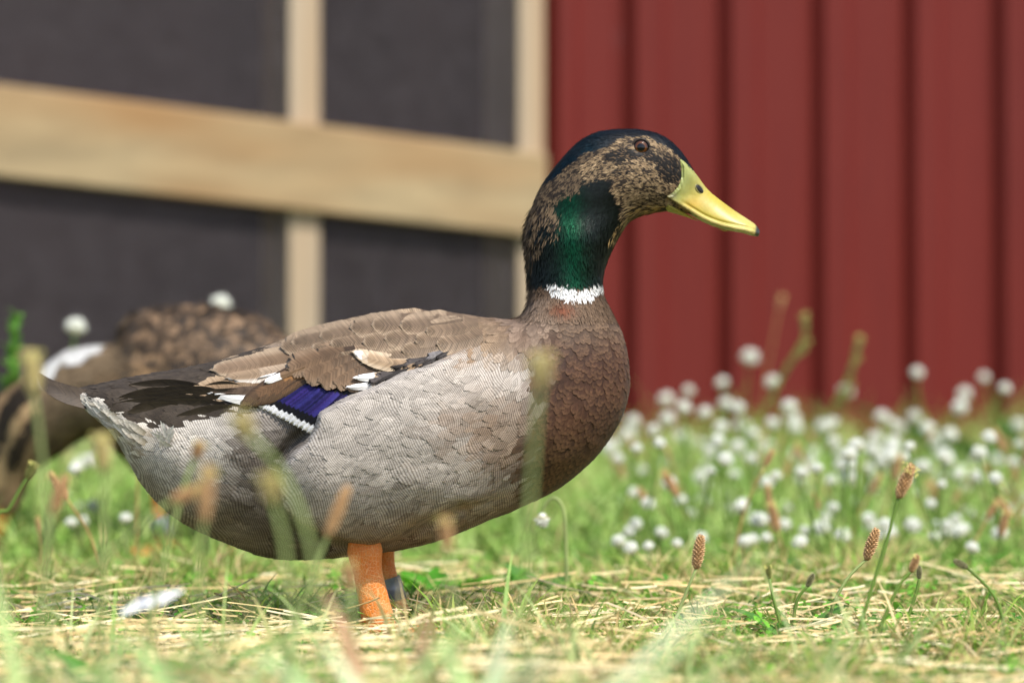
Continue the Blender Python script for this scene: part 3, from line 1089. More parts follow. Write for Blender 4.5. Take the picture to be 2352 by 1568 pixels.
# big soft contour feathers over the body
for part in ('flank', 'breast', 'neck', 'head'):
    if part == 'flank':
        dens = np.where((fu < blf + 26) & ~fine & ~ringz, 62000, 0)
    elif part == 'breast':
        dens = np.where((fu > blf - 14) & ~fine & (fv > 690), 100000, 0)
    elif part == 'neck':
        dens = np.where((fine | ringz) & (fv > 470) & ~inbill, 720000, 0)
    else:
        dens = np.where(fine & (fv <= 470) & ~inbill, 1500000, 0)
    p, nn = sample_surface(drake, dens)
    u_, v_ = drake.body_px(p)
    fl = spine_flow(u_, v_, SPINE)
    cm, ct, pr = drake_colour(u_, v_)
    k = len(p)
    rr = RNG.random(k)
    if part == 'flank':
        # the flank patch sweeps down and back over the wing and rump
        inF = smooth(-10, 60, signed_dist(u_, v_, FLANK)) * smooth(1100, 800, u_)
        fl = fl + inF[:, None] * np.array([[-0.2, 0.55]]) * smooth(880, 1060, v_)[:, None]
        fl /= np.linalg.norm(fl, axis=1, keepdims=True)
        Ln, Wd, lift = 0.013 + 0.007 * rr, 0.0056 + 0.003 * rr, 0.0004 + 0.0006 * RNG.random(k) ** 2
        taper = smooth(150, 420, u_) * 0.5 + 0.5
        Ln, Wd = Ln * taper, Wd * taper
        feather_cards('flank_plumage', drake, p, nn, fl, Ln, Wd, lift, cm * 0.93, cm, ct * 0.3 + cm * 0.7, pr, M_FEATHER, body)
    elif part == 'breast':
        fl = fl + np.array([[-0.35, 0.3]]) * smooth(820, 1000, v_)[:, None]
        fl /= np.linalg.norm(fl, axis=1, keepdims=True)
        sz = 0.62 + 0.38 * smooth(740, 1050, v_)
        Ln, Wd, lift = (0.0080 + 0.002 * rr) * sz, (0.0058 + 0.002 * rr) * sz, 0.0005 + 0.0003 * rr
        lift = lift * (0.25 + 0.75 * smooth(0, 70, u_ - np.interp(v_, [690, 740, 800, 860, 1000, 1100, 1180, 1240], [1205, 1205, 1222, 1232, 1226, 1215, 1190, 1160])))
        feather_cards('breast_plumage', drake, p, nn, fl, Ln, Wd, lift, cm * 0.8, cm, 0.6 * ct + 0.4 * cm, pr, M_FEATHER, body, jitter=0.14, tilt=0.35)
    elif part == 'neck':
        Ln, Wd, lift = 0.0042 + 0.0026 * rr, 0.0006 + 0.0004 * rr, 0.0005 + 0.0007 * rr
        shaggy = smooth(1260, 1215, u_)
        lift = lift * (1 + 2.2 * shaggy * RNG.random(k)); Ln = Ln * (1 + 0.3 * shaggy)
        Ln = Ln * (1 - 0.45 * np.exp(-((v_ - 662) / 26) ** 2))
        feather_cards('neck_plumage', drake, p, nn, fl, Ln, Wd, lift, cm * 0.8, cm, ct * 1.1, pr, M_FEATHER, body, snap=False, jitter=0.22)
    else:
        Ln, Wd, lift = 0.0018 + 0.0014 * rr, 0.00042 + 0.0003 * rr, 0.0003 + 0.0004 * rr
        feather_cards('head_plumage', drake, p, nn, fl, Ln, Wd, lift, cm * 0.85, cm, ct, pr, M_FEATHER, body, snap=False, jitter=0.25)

# --- bill
CULMEN = catmull([(1556, 352), (1580, 372), (1601, 402), (1627, 436), (1661, 464), (1696, 489), (1721, 505), (1737, 518), (1744, 529)], 4)
TOMIUM = catmull([(1522, 450), (1529, 454), (1544, 463), (1582, 486), (1614, 505), (1646, 518), (1677, 526), (1709, 532), (1732, 538), (1741, 541)], 4)
REAR = [(1528, 454), (1541, 447), (1555, 431), (1562, 412), (1563, 390), (1559, 366), (1580, 372)]
upper_poly = np.concatenate([catmull([(1559, 365), (1582, 381), (1601, 402), (1627, 436), (1661, 464), (1696, 489), (1721, 505), (1737, 517), (1745, 529), (1743, 541)], 4),
                             catmull([(1741, 543), (1730, 540), (1709, 533), (1677, 527), (1646, 519), (1614, 506), (1582, 487), (1544, 463), (1528, 454)], 4),
                             catmull([(1541, 447), (1555, 431), (1562, 412), (1563, 390)], 4)])
lower_poly = np.concatenate([catmull([(1526, 460), (1544, 470), (1582, 493), (1614, 512), (1646, 524), (1680, 531)], 4), catmull([(1664, 531), (1629, 519), (1611, 510), (1566, 495), (1538, 487), (1524, 482)], 4)])


def bill_solid(poly, upper):
    st = 1.6
    x0, y0 = poly.min(0) - 6; x1, y1 = poly.max(0) + 6
    xs, ys = np.arange(x0, x1, st), np.arange(y0, y1, st)
    X, Y = np.meshgrid(xs, ys, indexing='ij')
    sd = signed_dist(X, Y, poly)
    dc, dt = line_dist(X, Y, CULMEN), line_dist(X, Y, TOMIUM)
    f = dt / np.maximum(dc + dt, 1e-3)                       # 0 at tomium, 1 at culmen
    t = ((X - 1545) * 0.87 + (Y - 420) * 0.49) / 225          # along the bill
    w = np.interp(t, [-0.1, 0, 0.12, 0.3, 0.5, 0.7, 0.85, 0.94, 0.99, 1.03], [46, 46, 43, 38, 37, 40, 41, 36, 22, 4])
    if upper:
        h = w * np.power(np.maximum(1 - np.power(f, 1.9), 0), 0.62)
        h = h * (1 - 0.07 * np.exp(-((dt - 9) / 3.0) ** 2)) + 1.2 * np.exp(-((dt - 4) / 3.0) ** 2)    # lip along the edge
        h = h - 3.2 * np.exp(-(((X - 1606) * 0.84 + (Y - 435) * 0.54) / 15) ** 2 - ((-(X - 1606) * 0.54 + (Y - 435) * 0.84) / 8) ** 2)
        # meets the head plumage flush
        hh = np.array([[drake.half((a - 1176) / drake.S, CAM_H + (880 - b) / drake.S, False) * drake.S for b in ys] for a in xs]) + 14 * smooth(0, 8, signed_dist(X, Y, BILLPOLY)) + 1.5
        blend = smooth(0.34, 0.10, t)
        h = h * (1 - blend) + np.maximum(h, hh) * blend
    else:
        h = w * 0.9 * np.power(np.clip(sd / 9, 0, 1), 0.5)
    ws = np.arange(-60, 60 + st, st)
    F = np.minimum(np.maximum(h, 0)[:, :, None] - np.abs(ws)[None, None, :], (sd * 1.0)[:, :, None])
    v, fcs = surface_nets(F.astype(np.float32), xs[0], ys[0], ws[0], st)
    v = laplacian(v, fcs, 4)
    V3 = np.stack([(v[:, 0] - 1176) / drake.S, v[:, 2] / drake.S, CAM_H + (880 - v[:, 1]) / drake.S], -1)
    u, vv = v[:, 0], v[:, 1]
    tt = ((u - 1545) * 0.87 + (vv - 420) * 0.49) / 225
    n = len(u)
    c = np.repeat(C3(176, 160, 64)[None], n, 0)
    c = pick(c, smooth(0.32, 0.05, tt), C3(148, 156, 98))
    c = pick(c, smooth(0.62, 0.82, tt) * 0.7, C3(186, 178, 112))
    c = pick(c, np.exp(-(((u - 1590) / 22) ** 2 + ((vv - 470) / 14) ** 2)) * 0.35, C3(214, 160, 70))
    c = pick(c, np.exp(-(line_dist(u, vv, TOMIUM) / 4.5) ** 2) * 0.55, C3(196, 178, 130))
    c = pick(c, np.exp(-(((u - 1605) / 16) ** 2 + ((vv - 432) / 10) ** 2)) * 0.5, C3(150, 152, 112))
    c = pick(c, np.exp(-(line_dist(u, vv, [(1530, 456), (1545, 452)]) / 8) ** 2) * 0.7, C3(112, 106, 92))
    if not upper:
        c = pick(c, np.full(n, 0.5), C3(176, 158, 62))
    c = pick(c, smooth(1731, 1739, u + 0.25 * (vv - 525)), C3(52, 48, 40))
    fl = fcs
    q = V3[fl]
    nr = np.cross(q[:, 2] - q[:, 0], q[:, 3] - q[:, 1])
    if (nr * (q.mean(1) - V3.mean(0))).sum() < 0:
        fl = fl[:, ::-1]
    return V3, fl, c


bill_v, bill_f, bill_c = bill_solid(upper_poly, True)
bill = obj('bill', mesh_np('bill', bill_v, bill_f, True, bill_c), M_BILL, duck, label='yellow bill with a dark nail at its tip')
lv, lf, lc = bill_solid(lower_poly, False)
obj('lower_mandible', mesh_np('lower_mandible', lv, lf, True, lc), M_BILL, bill)
bill_bvh = BVHTree.FromPolygons([tuple(p) for p in bill_v], [tuple(int(i) for i in q) for q in bill_f])


def ray_hit(bvh, u, v):
    o = Vector((0, -CAM_D, CAM_H))
    loc, nn, i, d = bvh.ray_cast(o, (P(u, v, 0) - o).normalized())
    return loc, nn


def ellipsoid(name, c, ax, mat, parent, n=16, m=10):
    """ax: three Vectors (semi-axes)"""
    vs, fs = [], []
    for i in range(m + 1):
        th = math.pi * i / m
        for k in range(n):
            ph = 2 * math.pi * k / n
            vs.append(tuple(c + ax[0] * (math.sin(th) * math.cos(ph)) + ax[1] * (math.sin(th) * math.sin(ph)) + ax[2] * math.cos(th)))
    for i in range(m):
        for k in range(n):
            k2 = (k + 1) % n
            fs.append((i * n + k, (i + 1) * n + k, (i + 1) * n + k2, i * n + k2))
    return mesh_np(name, np.array(vs), np.array(fs))


S = drake.S
loc, nn = ray_hit(bill_bvh, 1606, 435)
ta = Vector((0.87, 0, -0.49)); ta = (ta - nn * ta.dot(nn)).normalized(); tb = nn.cross(ta)
for sgn in (1, -1):
    me = ellipsoid('nostril', loc + nn * 0.0003, (ta * (13.5 / S), tb * (7.4 / S), nn * 0.0011), M_BLACK, bill)
    o = obj('nostril', me, M_BLACK, bill); o.scale = (1, sgn, 1)
    mb = MB()
    ring = [loc + ta * (14.6 / S * math.cos(a)) + tb * (8.6 / S * math.sin(a)) + nn * 0.0002 for a in np.linspace(0, 2 * math.pi, 17)]
    mb.tube(ring, [0.0005] * 17, 6)
    o = obj('nostril_rim', mb.mesh('nostril_rim'), M_BILL, bill); o.scale = (1, sgn, 1)
    a = o.data.attributes.new('Col', 'FLOAT_COLOR', 'POINT')
    for d_ in a.data:
        d_.color = (*L3(140, 134, 84), 1)

# --- eyes
eloc, enn = ray_hit(drake.bvh, 1472, 339)
for sgn in (-1, 1):
    c = Vector((eloc.x, sgn * abs(eloc.y) - sgn * 0.0012, eloc.z))
    r = 0.0058
    me = ellipsoid('eye', Vector((0, 0, 0)), (Vector((r, 0, 0)), Vector((0, 0, r * 0.96)), Vector((0, r * 0.62, 0))), M_EYE, duck, 24, 14)
    e_ = obj('eye', me, M_EYE, duck); e_.location = c
    mb = MB()
    mb.tube([Vector((0.0062 * math.cos(a), sgn * 0.0009, 0.0059 * math.sin(a))) for a in np.linspace(0, 2 * math.pi, 25)], [0.00085] * 25, 7)
    obj('eyelid', mb.mesh('eyelid'), M_LID, e_)

# --- wing feathers, one by one
BROWN, BRL, DARK = C3(122, 97, 72), C3(168, 144, 118), C3(64, 50, 38)
WHITE, BLUE, BLK = C3(238, 236, 232), C3(44, 40, 98), C3(22, 19, 20)
wing = empty('wing', (0, 0, 0)); wing.parent = duck
far_wing = empty('wing', (0, 0, 0)); far_wing.parent = duck; far_wing.scale = (1, -1, 1)


def vane(root, tip, width, off0, off1, bands, shape='leaf', bend=0.0, verm=0.0, met=0.0, edge=None, fray=0.0, edge_side=None, rough=0.55, edge_max=2.0, stripes=None):
    """one flight or covert feather: bands = [(t, colour)...] from root 0 to tip 1"""
    root, tip = np.array(root, float), np.array(tip, float)
    ax = tip - root
    ln = np.linalg.norm(ax); ax /= ln
    nm = np.array([-ax[1], ax[0]])
    ts = sorted(set(list(np.linspace(0, 1, 30)) + [0.93, 0.97, 0.985, 1.0] + [b[0] - 0.012 for b in bands[1:]] + [b[0] + 0.012 for b in bands[1:]]))
    ts = [t for t in ts if 0 <= t <= 1]
    ss = [-1, -0.75, -0.4, -0.06, 0.06, 0.4, 0.75, 1]
    V, C, UV = [], [], []
    rnd = random.random() * 50
    for t in ts:
        if shape == 'leaf':
            w = (0.35 + 0.65 * min(1, t / 0.35)) * (max(0.0, 1 - max(0, (t - 0.55) / 0.45) ** 2.2)) ** 0.55 + 0.03
        elif shape == 'blunt':
            w = (0.5 + 0.5 * min(1, t / 0.3)) * (max(0.0, 1 - max(0, (t - 0.8) / 0.2) ** 3)) ** 0.5 + 0.12
        else:
            w = (0.5 + 0.5 * min(1, t / 0.3)) * (max(0.0, 1 - max(0, (t - 0.35) / 0.65) ** 1.6)) ** 0.8 + 0.02
        col = bands[0][1]
        for bt, bcx in bands:
            if t >= bt:
                col = bcx
        for s in ss:
            fr = fray * (random.random() - 0.5) * (abs(s) > 0.7) * (t > 0.5) + fray * (random.random() - 0.6) * (t > 0.96)
            q = root + ax * (ln * (t - 0.03 * abs(s) * t) + fr * 14) + nm * (width * 0.5 * w * s * (1 + fr * 0.4) + bend * 4 * t * (1 - t))
            off = off0 + (off1 - off0) * t + 0.0007 * (1 - s * s) - 0.0004 * abs(s) + (0.0005 if abs(s) < 0.1 else 0)
            V.append(tuple(drake.on_side(q[0], q[1], off)))
            cc = np.array(col) * (0.94 + 0.12 * random.random())
            if stripes is not None and 0.28 < t < 0.76:
                cc = cc * stripes[ss.index(s)]
            if edge is not None and (abs(s) > 0.7 or t > 0.96) and 0.25 < t < edge_max:
                if edge_side is None or s * edge_side > 0:
                    cc = np.array(edge)
            if abs(s) < 0.1:
                cc = cc * 0.82
            C.append(cc); UV.append((s, t * ln / 60, rnd))
    k = len(ss)
    F = [(i * k + j, i * k + j + 1, (i + 1) * k + j + 1, (i + 1) * k + j) for i in range(len(ts) - 1) for j in range(k - 1)]
    n = len(V)
    me = mesh_np('feather', np.array(V), np.array(F), True, np.array(C), np.tile([verm, met, rough], (n, 1)), np.array(UV))
    me.materials.append(M_FEATHER)
    obj('feather', me, None, wing)
    obj('feather', me, None, far_wing)


mm = 0.001
# secondaries with the blue speculum
for i in range(17):
    f = i / 16
    tip = (583 + 160 * f, 929 + 86 * f)
    root = (705 + 175 * f, 846 + 30 * f)
    bl = BLUE * (0.8 + 0.5 * random.random()) + np.array((0.01, 0.0, 0.02)) * random.random()
    wt = 0.86 + 0.03 * random.random()
    vane(root, tip, 36, 1.2 * mm + f * 2.2 * mm, 2.2 * mm + f * 2.4 * mm, [(0, BLK), (0.30, bl), (0.75, BLK), (wt, WHITE)], 'blunt', -5, 0, 0.3, edge=bl * 0.35, edge_side=(1 if i % 3 else -1), fray=0.2, rough=0.42, edge_max=wt - 0.1, stripes=[random.choice((0.25, 0.6, 0.9, 1.1, 1.5)) for _ in range(8)])
# long tertials
vane((770, 796), (478, 850), 62, 2.5 * mm, 2.8 * mm, [(0, BROWN), (0.3, C3(122, 100, 78)), (0.6, C3(132, 110, 88))], 'leaf', -8, 0.0, edge=C3(160, 140, 116), fray=0.25)
vane((790, 815), (512, 868), 46, 2.9 * mm, 3.2 * mm, [(0, BROWN), (0.35, C3(164, 144, 122)), (0.7, C3(146, 124, 100))], 'leaf', -6, edge=C3(206, 196, 184), edge_side=-1, fray=0.25)
vane((800, 822), (590, 868), 26, 3.3 * mm, 3.7 * mm, [(0, C3(190, 170, 150)), (0.3, WHITE)], 'point', 0, fray=0.2)
vane((730, 856), (424, 906), 66, 1.6 * mm, 1.8 * mm, [(0, BROWN), (0.5, C3(140, 116, 90)), (0.8, C3(146, 122, 96))], 'leaf', 4, edge=C3(160, 138, 112), fray=0.6)
vane((690, 902), (474, 903), 50, 1.4 * mm, 2.2 * mm, [(0, C3(92, 74, 58)), (0.5, C3(84, 68, 54))], 'leaf', 8, edge=WHITE, edge_side=-1, fray=0.15)
vane((640, 930), (482, 900), 22, 2.2 * mm, 2.6 * mm, [(0, DARK), (0.35, WHITE)], 'leaf', -4)
# brown inner secondaries beside the speculum
for i, (r0, t0, w0) in enumerate([((764, 836), (612, 931), 28), ((752, 834), (594, 933), 30), ((742, 832), (574, 936), 32), ((732, 830), (546, 937), 40)]):
    vane(r0, t0, w0, 3.6 * mm + i * 0.5 * mm, 3.4 * mm + i * 0.6 * mm, [(0, C3(134, 96, 60)), (0.2, C3(150, 108, 66)), (0.42, C3(104, 78, 54)), (0.75, C3(88, 68, 48))], 'leaf', 9 - i, 0, edge=C3(70, 54, 40), fray=0.2)
# greater coverts: broad ragged brown patch
for i, (r0, t0, w0) in enumerate([((880, 842), (792, 886), 46), ((868, 826), (764, 880), 54), ((850, 815), (728, 876), 60), ((832, 806), (692, 864), 62), ((816, 800), (656, 848), 52)]):
    vane(r0, t0, w0, 5.0 * mm + 0.4 * mm * i, 5.2 * mm + 0.5 * mm * i, [(0, DARK), (0.15, C3(96, 76, 57)), (0.5, C3(112, 89, 67)), (0.85, C3(124, 100, 77))], 'blunt', 3, 0, edge=C3(130, 108, 86), fray=0.3)
vane((700, 842), (606, 878), 14, 7.2 * mm, 7.0 * mm, [(0, BROWN), (0.6, WHITE)], 'blunt', 0)
# white tipped and white based coverts above the flank
vane((950, 868), (792, 890), 18, 6.2 * mm, 7.0 * mm, [(0, C3(120, 104, 90)), (0.3, C3(170, 158, 146)), (0.62, WHITE)], 'leaf', -4, 0, fray=0.4)
vane((980, 850), (808, 868), 22, 7.0 * mm, 8.2 * mm, [(0, C3(150, 128, 104)), (0.55, C3(172, 150, 124)), (0.70, WHITE)], 'leaf', -4, 0, fray=0.4)
vane((990, 836), (804, 806), 40, 7.8 * mm, 9.4 * mm, [(0, C3(140, 116, 90)), (0.45, C3(158, 134, 106)), (0.78, C3(190, 172, 150)), (0.86, WHITE)], 'leaf', -12, 0, edge=C3(184, 164, 138), fray=0.15)
# dark downy gap before the flank
for i in range(9):
    a = (1052 - i * 17 + random.uniform(-6, 6), 796 + i * 7 + random.uniform(-4, 4))
    b = (a[0] - random.uniform(46, 70), a[1] + random.uniform(14, 34))
    g = random.choice([C3(52, 46, 44), C3(70, 64, 62), C3(104, 100, 100), C3(38, 33, 31)])
    vane(a, b, 24, 7.5 * mm, 9.0 * mm, [(0, g), (0.6, g * 1.3)], 'leaf', 2, 0, fray=1.2)
# scapulars over the back, tail end first
SC = [((800, 768), (640, 796)), ((840, 790), (700, 806)), ((830, 750), (664, 788)), ((860, 772), (712, 799)), ((870, 745), (730, 773)), ((905, 790), (762, 816)),
      ((890, 765), (755, 791)), ((920, 788), (780, 810)), ((960, 812), (830, 824)), ((940, 738), (800, 752)), ((960, 765), (830, 786)), ((1000, 800), (880, 822)), ((985, 735), (850, 746)),
      ((1000, 760), (880, 778)), ((1030, 785), (920, 806)), ((1040, 738), (915, 748)), ((1050, 765), (950, 784)), ((1075, 748), (975, 760)), ((1085, 772), (1000, 790))]
for i, (r0, t0) in enumerate(SC):
    g = 0.9 + 0.2 * random.random()
    vane((r0[0] + 24, r0[1] - 4), t0, 62 + 8 * random.random(), 4.2 * mm + i * 0.22 * mm, 5.2 * mm + i * 0.24 * mm,
         [(0, C3(112, 94, 75) * g), (0.5, C3(122, 103, 83) * g), (0.8, C3(114, 96, 76) * g)], 'leaf', -6, 0.55, edge=C3(158, 138, 114) * (0.85 + 0.2 * random.random()), fray=0.12)


# --- tail: dark curled rectrices and loose coverts
def strip3(pts, widths, normal, c0, c1, edge=None, par=(0, 0, 0.55)):
    """feather blade along 3D points, with width vectors; returns mesh"""
    pts = [Vector(p) for p in pts]
    V, C, UV = [], [], []
    ss = [-1, -0.5, 0, 0.5, 1]
    for i, p in enumerate(pts):
        t = i / (len(pts) - 1)
        tg = (pts[min(i + 1, len(pts) - 1)] - pts[max(i - 1, 0)]).normalized()
        bdir = (normal - tg * normal.dot(tg)).normalized()
        up = tg.cross(bdir)
        for s in ss:
            V.append(tuple(p + bdir * (widths[i] * 0.5 * s) + up * (0.06 * widths[i] * (1 - s * s))))
            cc = np.array(c0) * (1 - t) + np.array(c1) * t
            if edge is not None and abs(s) == 1:
                cc = np.array(edge)
            C.append(cc * (0.92 + 0.16 * random.random())); UV.append((s, t * 3, random.random()))
    k = len(ss)
    F = [(i * k + j, i * k + j + 1, (i + 1) * k + j + 1, (i + 1) * k + j) for i in range(len(pts) - 1) for j in range(k - 1)]
    return mesh_np('tail_feather', np.array(V), np.array(F), True, np.array(C), np.tile(par, (len(V), 1)), np.array(UV))


for i, y in enumerate(np.linspace(-0.022, 0.022, 7)):
    d = abs(y) * 500
    line = catmull([(300, 940 - d * 0.2), (240, 926), (190, 914), (150, 901 + d * 0.4), (112, 882 + d * 0.6), (86 + d * 0.5, 858 + d)], 4)
    pts = [P(u, v, y * (0.6 + 0.7 * k / len(line))) for k, (u, v) in enumerate(line)]
    ws = [0.015 * (1 - (k / (len(line) - 1)) ** 3 * 0.85) for k in range(len(line))]
    me = strip3(pts, ws, Vector((0, 0.35, 0.94)), C3(74, 61, 47), C3(50, 41, 34), C3(66, 55, 44))
    obj('tail_feather', me, M_FEATHER, duck)
for i in range(30):
    f_ = random.random()
    a = (335 - 130 * f_ + random.uniform(-6, 6), 1002 - 72 * f_ + random.uniform(-14, 22)); ln = random.uniform(34, 66)
    b = (a[0] - ln * 0.84, a[1] - ln * 0.55)
    if b[0] < 176:
        b = (176 + random.uniform(0, 10), 896 + random.uniform(0, 10))
    p0, p1 = drake.on_side(*a, 0.0005), drake.on_side(*b, 0.0018)
    pts = [p0.lerp(p1, k / 5) for k in range(6)]
    ws = [0.0048 * math.sin(math.pi * (0.2 + 0.75 * k / 5)) + 0.0003 for k in range(6)]
    w_ = 0.75 + 0.3 * random.random()
    obj('tail_feather', strip3(pts, ws, Vector((0.5, -0.2, 0.8)), C3(176, 162, 138) * w_, C3(226, 220, 208) * w_), M_FEATHER, duck)
for i in range(22):
    a = (random.uniform(400, 570), random.uniform(884, 938)); ln = random.uniform(90, 190)
    b = (a[0] - ln, a[1] + random.uniform(-6, 22))
    p0, p1 = drake.on_side(*a, 0.0005), drake.on_side(*b, 0.001)
    mid = drake.on_side((a[0] + b[0]) / 2, (a[1] + b[1]) / 2 - 3, 0.0012)
    pts = [Vector(q) for q in catmull([p0, mid, p1], 5)]
    ws = [0.008 * math.sin(math.pi * (0.15 + 0.83 * k / (len(pts) - 1))) + 0.0004 for k in range(len(pts))]
    obj('tail_feather', strip3(pts, ws, Vector((0.2, -0.3, 1)), C3(54, 47, 39), C3(64, 56, 46), C3(70, 61, 50)), M_FEATHER, duck)
# pale ragged tuft under the rump
for i in range(14):
    a = (385 + random.uniform(-14, 10), 1016 + random.uniform(-8, 14)); an = math.radians(random.uniform(60, 150)); ln = random.uniform(34, 58)
    b = (a[0] + ln * math.cos(an), a[1] - ln * math.sin(an) * 0.9)
    p0, p1 = drake.on_side(*a, 0.002), drake.on_side(*b, 0.006)
    pts = [p0.lerp(p1, k / 5) for k in range(6)]
    ws = [0.004 * (1 - (k / 5) ** 2) + 0.0004 for k in range(6)]
    obj('tuft_feather', strip3(pts, ws, Vector((1, -0.4, 0.3)), C3(200, 192, 180), C3(226, 222, 214)), M_FEATHER, duck)


# --- legs
def leg(parent, pts, radii, ring, mat=M_LEG, foot_dir=Vector((1, -0.1, 0)), foot_len=0.062):
    line = [Vector(p) for p in catmull(pts, 4)]
    rr = np.interp(np.linspace(0, 1, len(line)), np.linspace(0, 1, len(radii)), radii)
    mb = MB(); mb.tube(line, list(rr), 14, 0.62)
    lg = obj('leg', mb.mesh('leg'), mat, parent)
    # webbed foot: three toes and the skin between them
    heel = line[-1]
    f = foot_dir.normalized(); side = Vector((-f.y, f.x, 0))
    mb = MB()
    tips = []
    for a, ln in ((-0.48, 0.86), (0.0, 1.0), (0.46, 0.84)):
        d = f * math.cos(a) + side * math.sin(a)
        tip = heel + d * foot_len * ln; tip.z = 0.006
        mid = heel.lerp(tip, 0.5); mid.z = max(0.011, (heel.z + tip.z) * 0.5)
        mb.tube([heel, mid, tip - d * 0.004, tip], [0.0055, 0.0048, 0.004, 0.0016], 8)
        tips.append((tip, mid))
        mb.tube([tip - Vector((0, 0, 0.0005)), tip + d * 0.006 - Vector((0, 0, 0.004))], [0.0016, 0.0004], 6)
    for (t0, m0), (t1, m1) in zip(tips[:-1], tips[1:]):
        e = (t0 + t1) / 2 - f * 0.006; e.z = 0.006
        c = (m0 + m1) / 2; c.z -= 0.002
        vs = [heel, m0, t0, e, t1, m1, c]
        up = Vector((0, 0, 0.0012))
        mb.add([p + up for p in vs] + [p - up for p in vs], [(0, 1, 6), (1, 2, 6), (2, 3, 6), (3, 4, 6), (4, 5, 6), (5, 0, 6), (8, 7, 13), (9, 8, 13), (10, 9, 13), (11, 10, 13), (12, 11, 13), (7, 12, 13)])
    bk = heel - f * 0.02; bk.z = 0.012
    mb.tube([heel + Vector((0, 0, 0.012)), bk], [0.003, 0.0012], 6)
    obj('foot', mb.mesh('foot'), mat, lg)
    if ring is not None:
        k0, hgt, r = ring
        a, b = line[k0], line[k0] + (line[k0] - line[k0 + 1]).normalized() * hgt
        mb = MB()
        n = 22
        ax = (b - a).normalized()
        e1 = ax.orthogonal().normalized(); e2 = ax.cross(e1)
        vs = []
        for rad, q in ((r, a), (r, b), (r - 0.0007, b), (r - 0.0007, a)):
            vs += [q + e1 * (rad * math.cos(2 * math.pi * k / n)) + e2 * (rad * math.sin(2 * math.pi * k / n)) for k in range(n)]
        fs = [(i * n + k, i * n + (k + 1) % n, ((i + 1) % 4) * n + (k + 1) % n, ((i + 1) % 4) * n + k) for i in range(4) for k in range(n)]
        mb.add(vs, fs)
        obj('leg_band', mb.mesh('leg_band'), M_BAND, lg, label='grey metal band round the leg')
    return lg


yn = -0.040
leg(duck, [P(830, 1185, yn), P(836, 1215, yn), P(838, 1265, yn), P(845, 1315, yn), P(860, 1385, yn), P(874, 1452, yn)], [0.0088, 0.0092, 0.0122, 0.0098, 0.0106, 0.0118], None)
yf = 0.034
leg(duck, [P(880, 1225, yf), P(882, 1260, yf), P(886, 1300, yf), P(897, 1345, yf), P(910, 1390, yf), P(924, 1434, yf)], [0.0078, 0.0074, 0.0066, 0.0068, 0.0078, 0.009], (15, 0.0165, 0.0088), foot_dir=Vector((1, 0.12, 0)))

# --- the second duck, feeding behind
Y2 = 0.95
OUT2 = catmull([(960, 880), (880, 840), (760, 800), (690, 790), (648, 785), (612, 752), (560, 728), (500, 714), (430, 711), (355, 720), (300, 736), (272, 762), (258, 792), (205, 800), (150, 813),
                (105, 842), (70, 868), (30, 888), (-8, 925), (-30, 975), (-42, 1030), (-44, 1085), (-36, 1130), (-14, 1168), (12, 1186), (34, 1176), (50, 1140), (66, 1100), (96, 1066), (136, 1040), (176, 1012), (216, 1003), (262, 1030), (320, 1075), (400, 1112),
                (500, 1130), (620, 1120), (740, 1060), (850, 970), (930, 910)], 3, True)
SPINE2 = [(0, 1180), (0, 1100), (20, 1000), (70, 930), (140, 890), (220, 880), (320, 880), (430, 900), (560, 920), (700, 910), (850, 890), (960, 880)]


def k2(X, Y):
    return 0.95 - 0.25 * smooth(60, 0, X)


duck2 = empty('duck', (0, Y2, 0), label='brown mottled duck bent down feeding behind the drake', category='duck')
d2 = Duck(OUT2, Y2, 7.0, k2, None)


def duck2_colour(u, v):
    n = len(u)
    r = RNG.random(n); n1 = vnoise(u / 16, v / 16, 21); n2 = vnoise(u / 7, v / 7, 22); n4 = vnoise(u / 30, v / 30, 23)
    jit = (n4 - 0.5) * 50
    dark = C3(44, 38, 33)[None].repeat(n, 0); rust = C3(114, 92, 70)[None].repeat(n, 0)
    col, tip = dark, rust
    nk = smooth(300, 230, u + jit) [:, None]
    g = np.where((r > 0.5)[:, None], C3(118, 100, 78)[None], C3(86, 72, 56)[None])
    col = col * (1 - nk) + g * nk; tip = tip * (1 - nk) + C3(140, 120, 94)[None] * nk
    low = (smooth(830, 900, v + jit * 0.5) * (u > 200))[:, None] * 0.75
    col = col * (1 - low) + C3(94, 78, 58)[None] * low; tip = tip * (1 - low) + C3(150, 120, 86)[None] * low
    bel = smooth(1000, 1060, v) * (u > 130)
    col = pick(col, bel, C3(160, 134, 98)); tip = pick(tip, bel, C3(180, 152, 112))
    # pale collar over the bent neck
    ring = (line_dist(u, v, [(92, 872), (120, 838), (190, 806), (206, 800)]) + jit * 0.35 < 15)
    col = np.where(ring[:, None], C3(226, 226, 224)[None], col); tip = np.where(ring[:, None], C3(232, 232, 230)[None], tip)
    # head: pale brow, dark stripe, buff cheek
    hd = (u < 78) & (v > 880)
    s1 = line_dist(u, v, [(80, 880), (20, 950), (-20, 1060)]) < 20
    s2 = line_dist(u, v, [(84, 930), (40, 965), (5, 1050), (0, 1120)]) < 13
    s3 = line_dist(u, v, [(96, 960), (60, 1000), (25, 1080)]) < 15
    hc = np.where(s1[:, None], C3(52, 44, 36)[None], np.where(s2[:, None], C3(186, 158, 118)[None], np.where(s3[:, None], C3(62, 52, 42)[None], C3(156, 130, 98)[None])))
    col = np.where((hd & ~ring)[:, None], hc, col); tip = np.where((hd & ~ring)[:, None], hc * 1.1, tip)
    vr = (0.8 + 0.4 * r)[:, None]
    return col * vr, tip * vr, np.stack([np.zeros(n), np.zeros(n), np.full(n, 0.65)], -1)


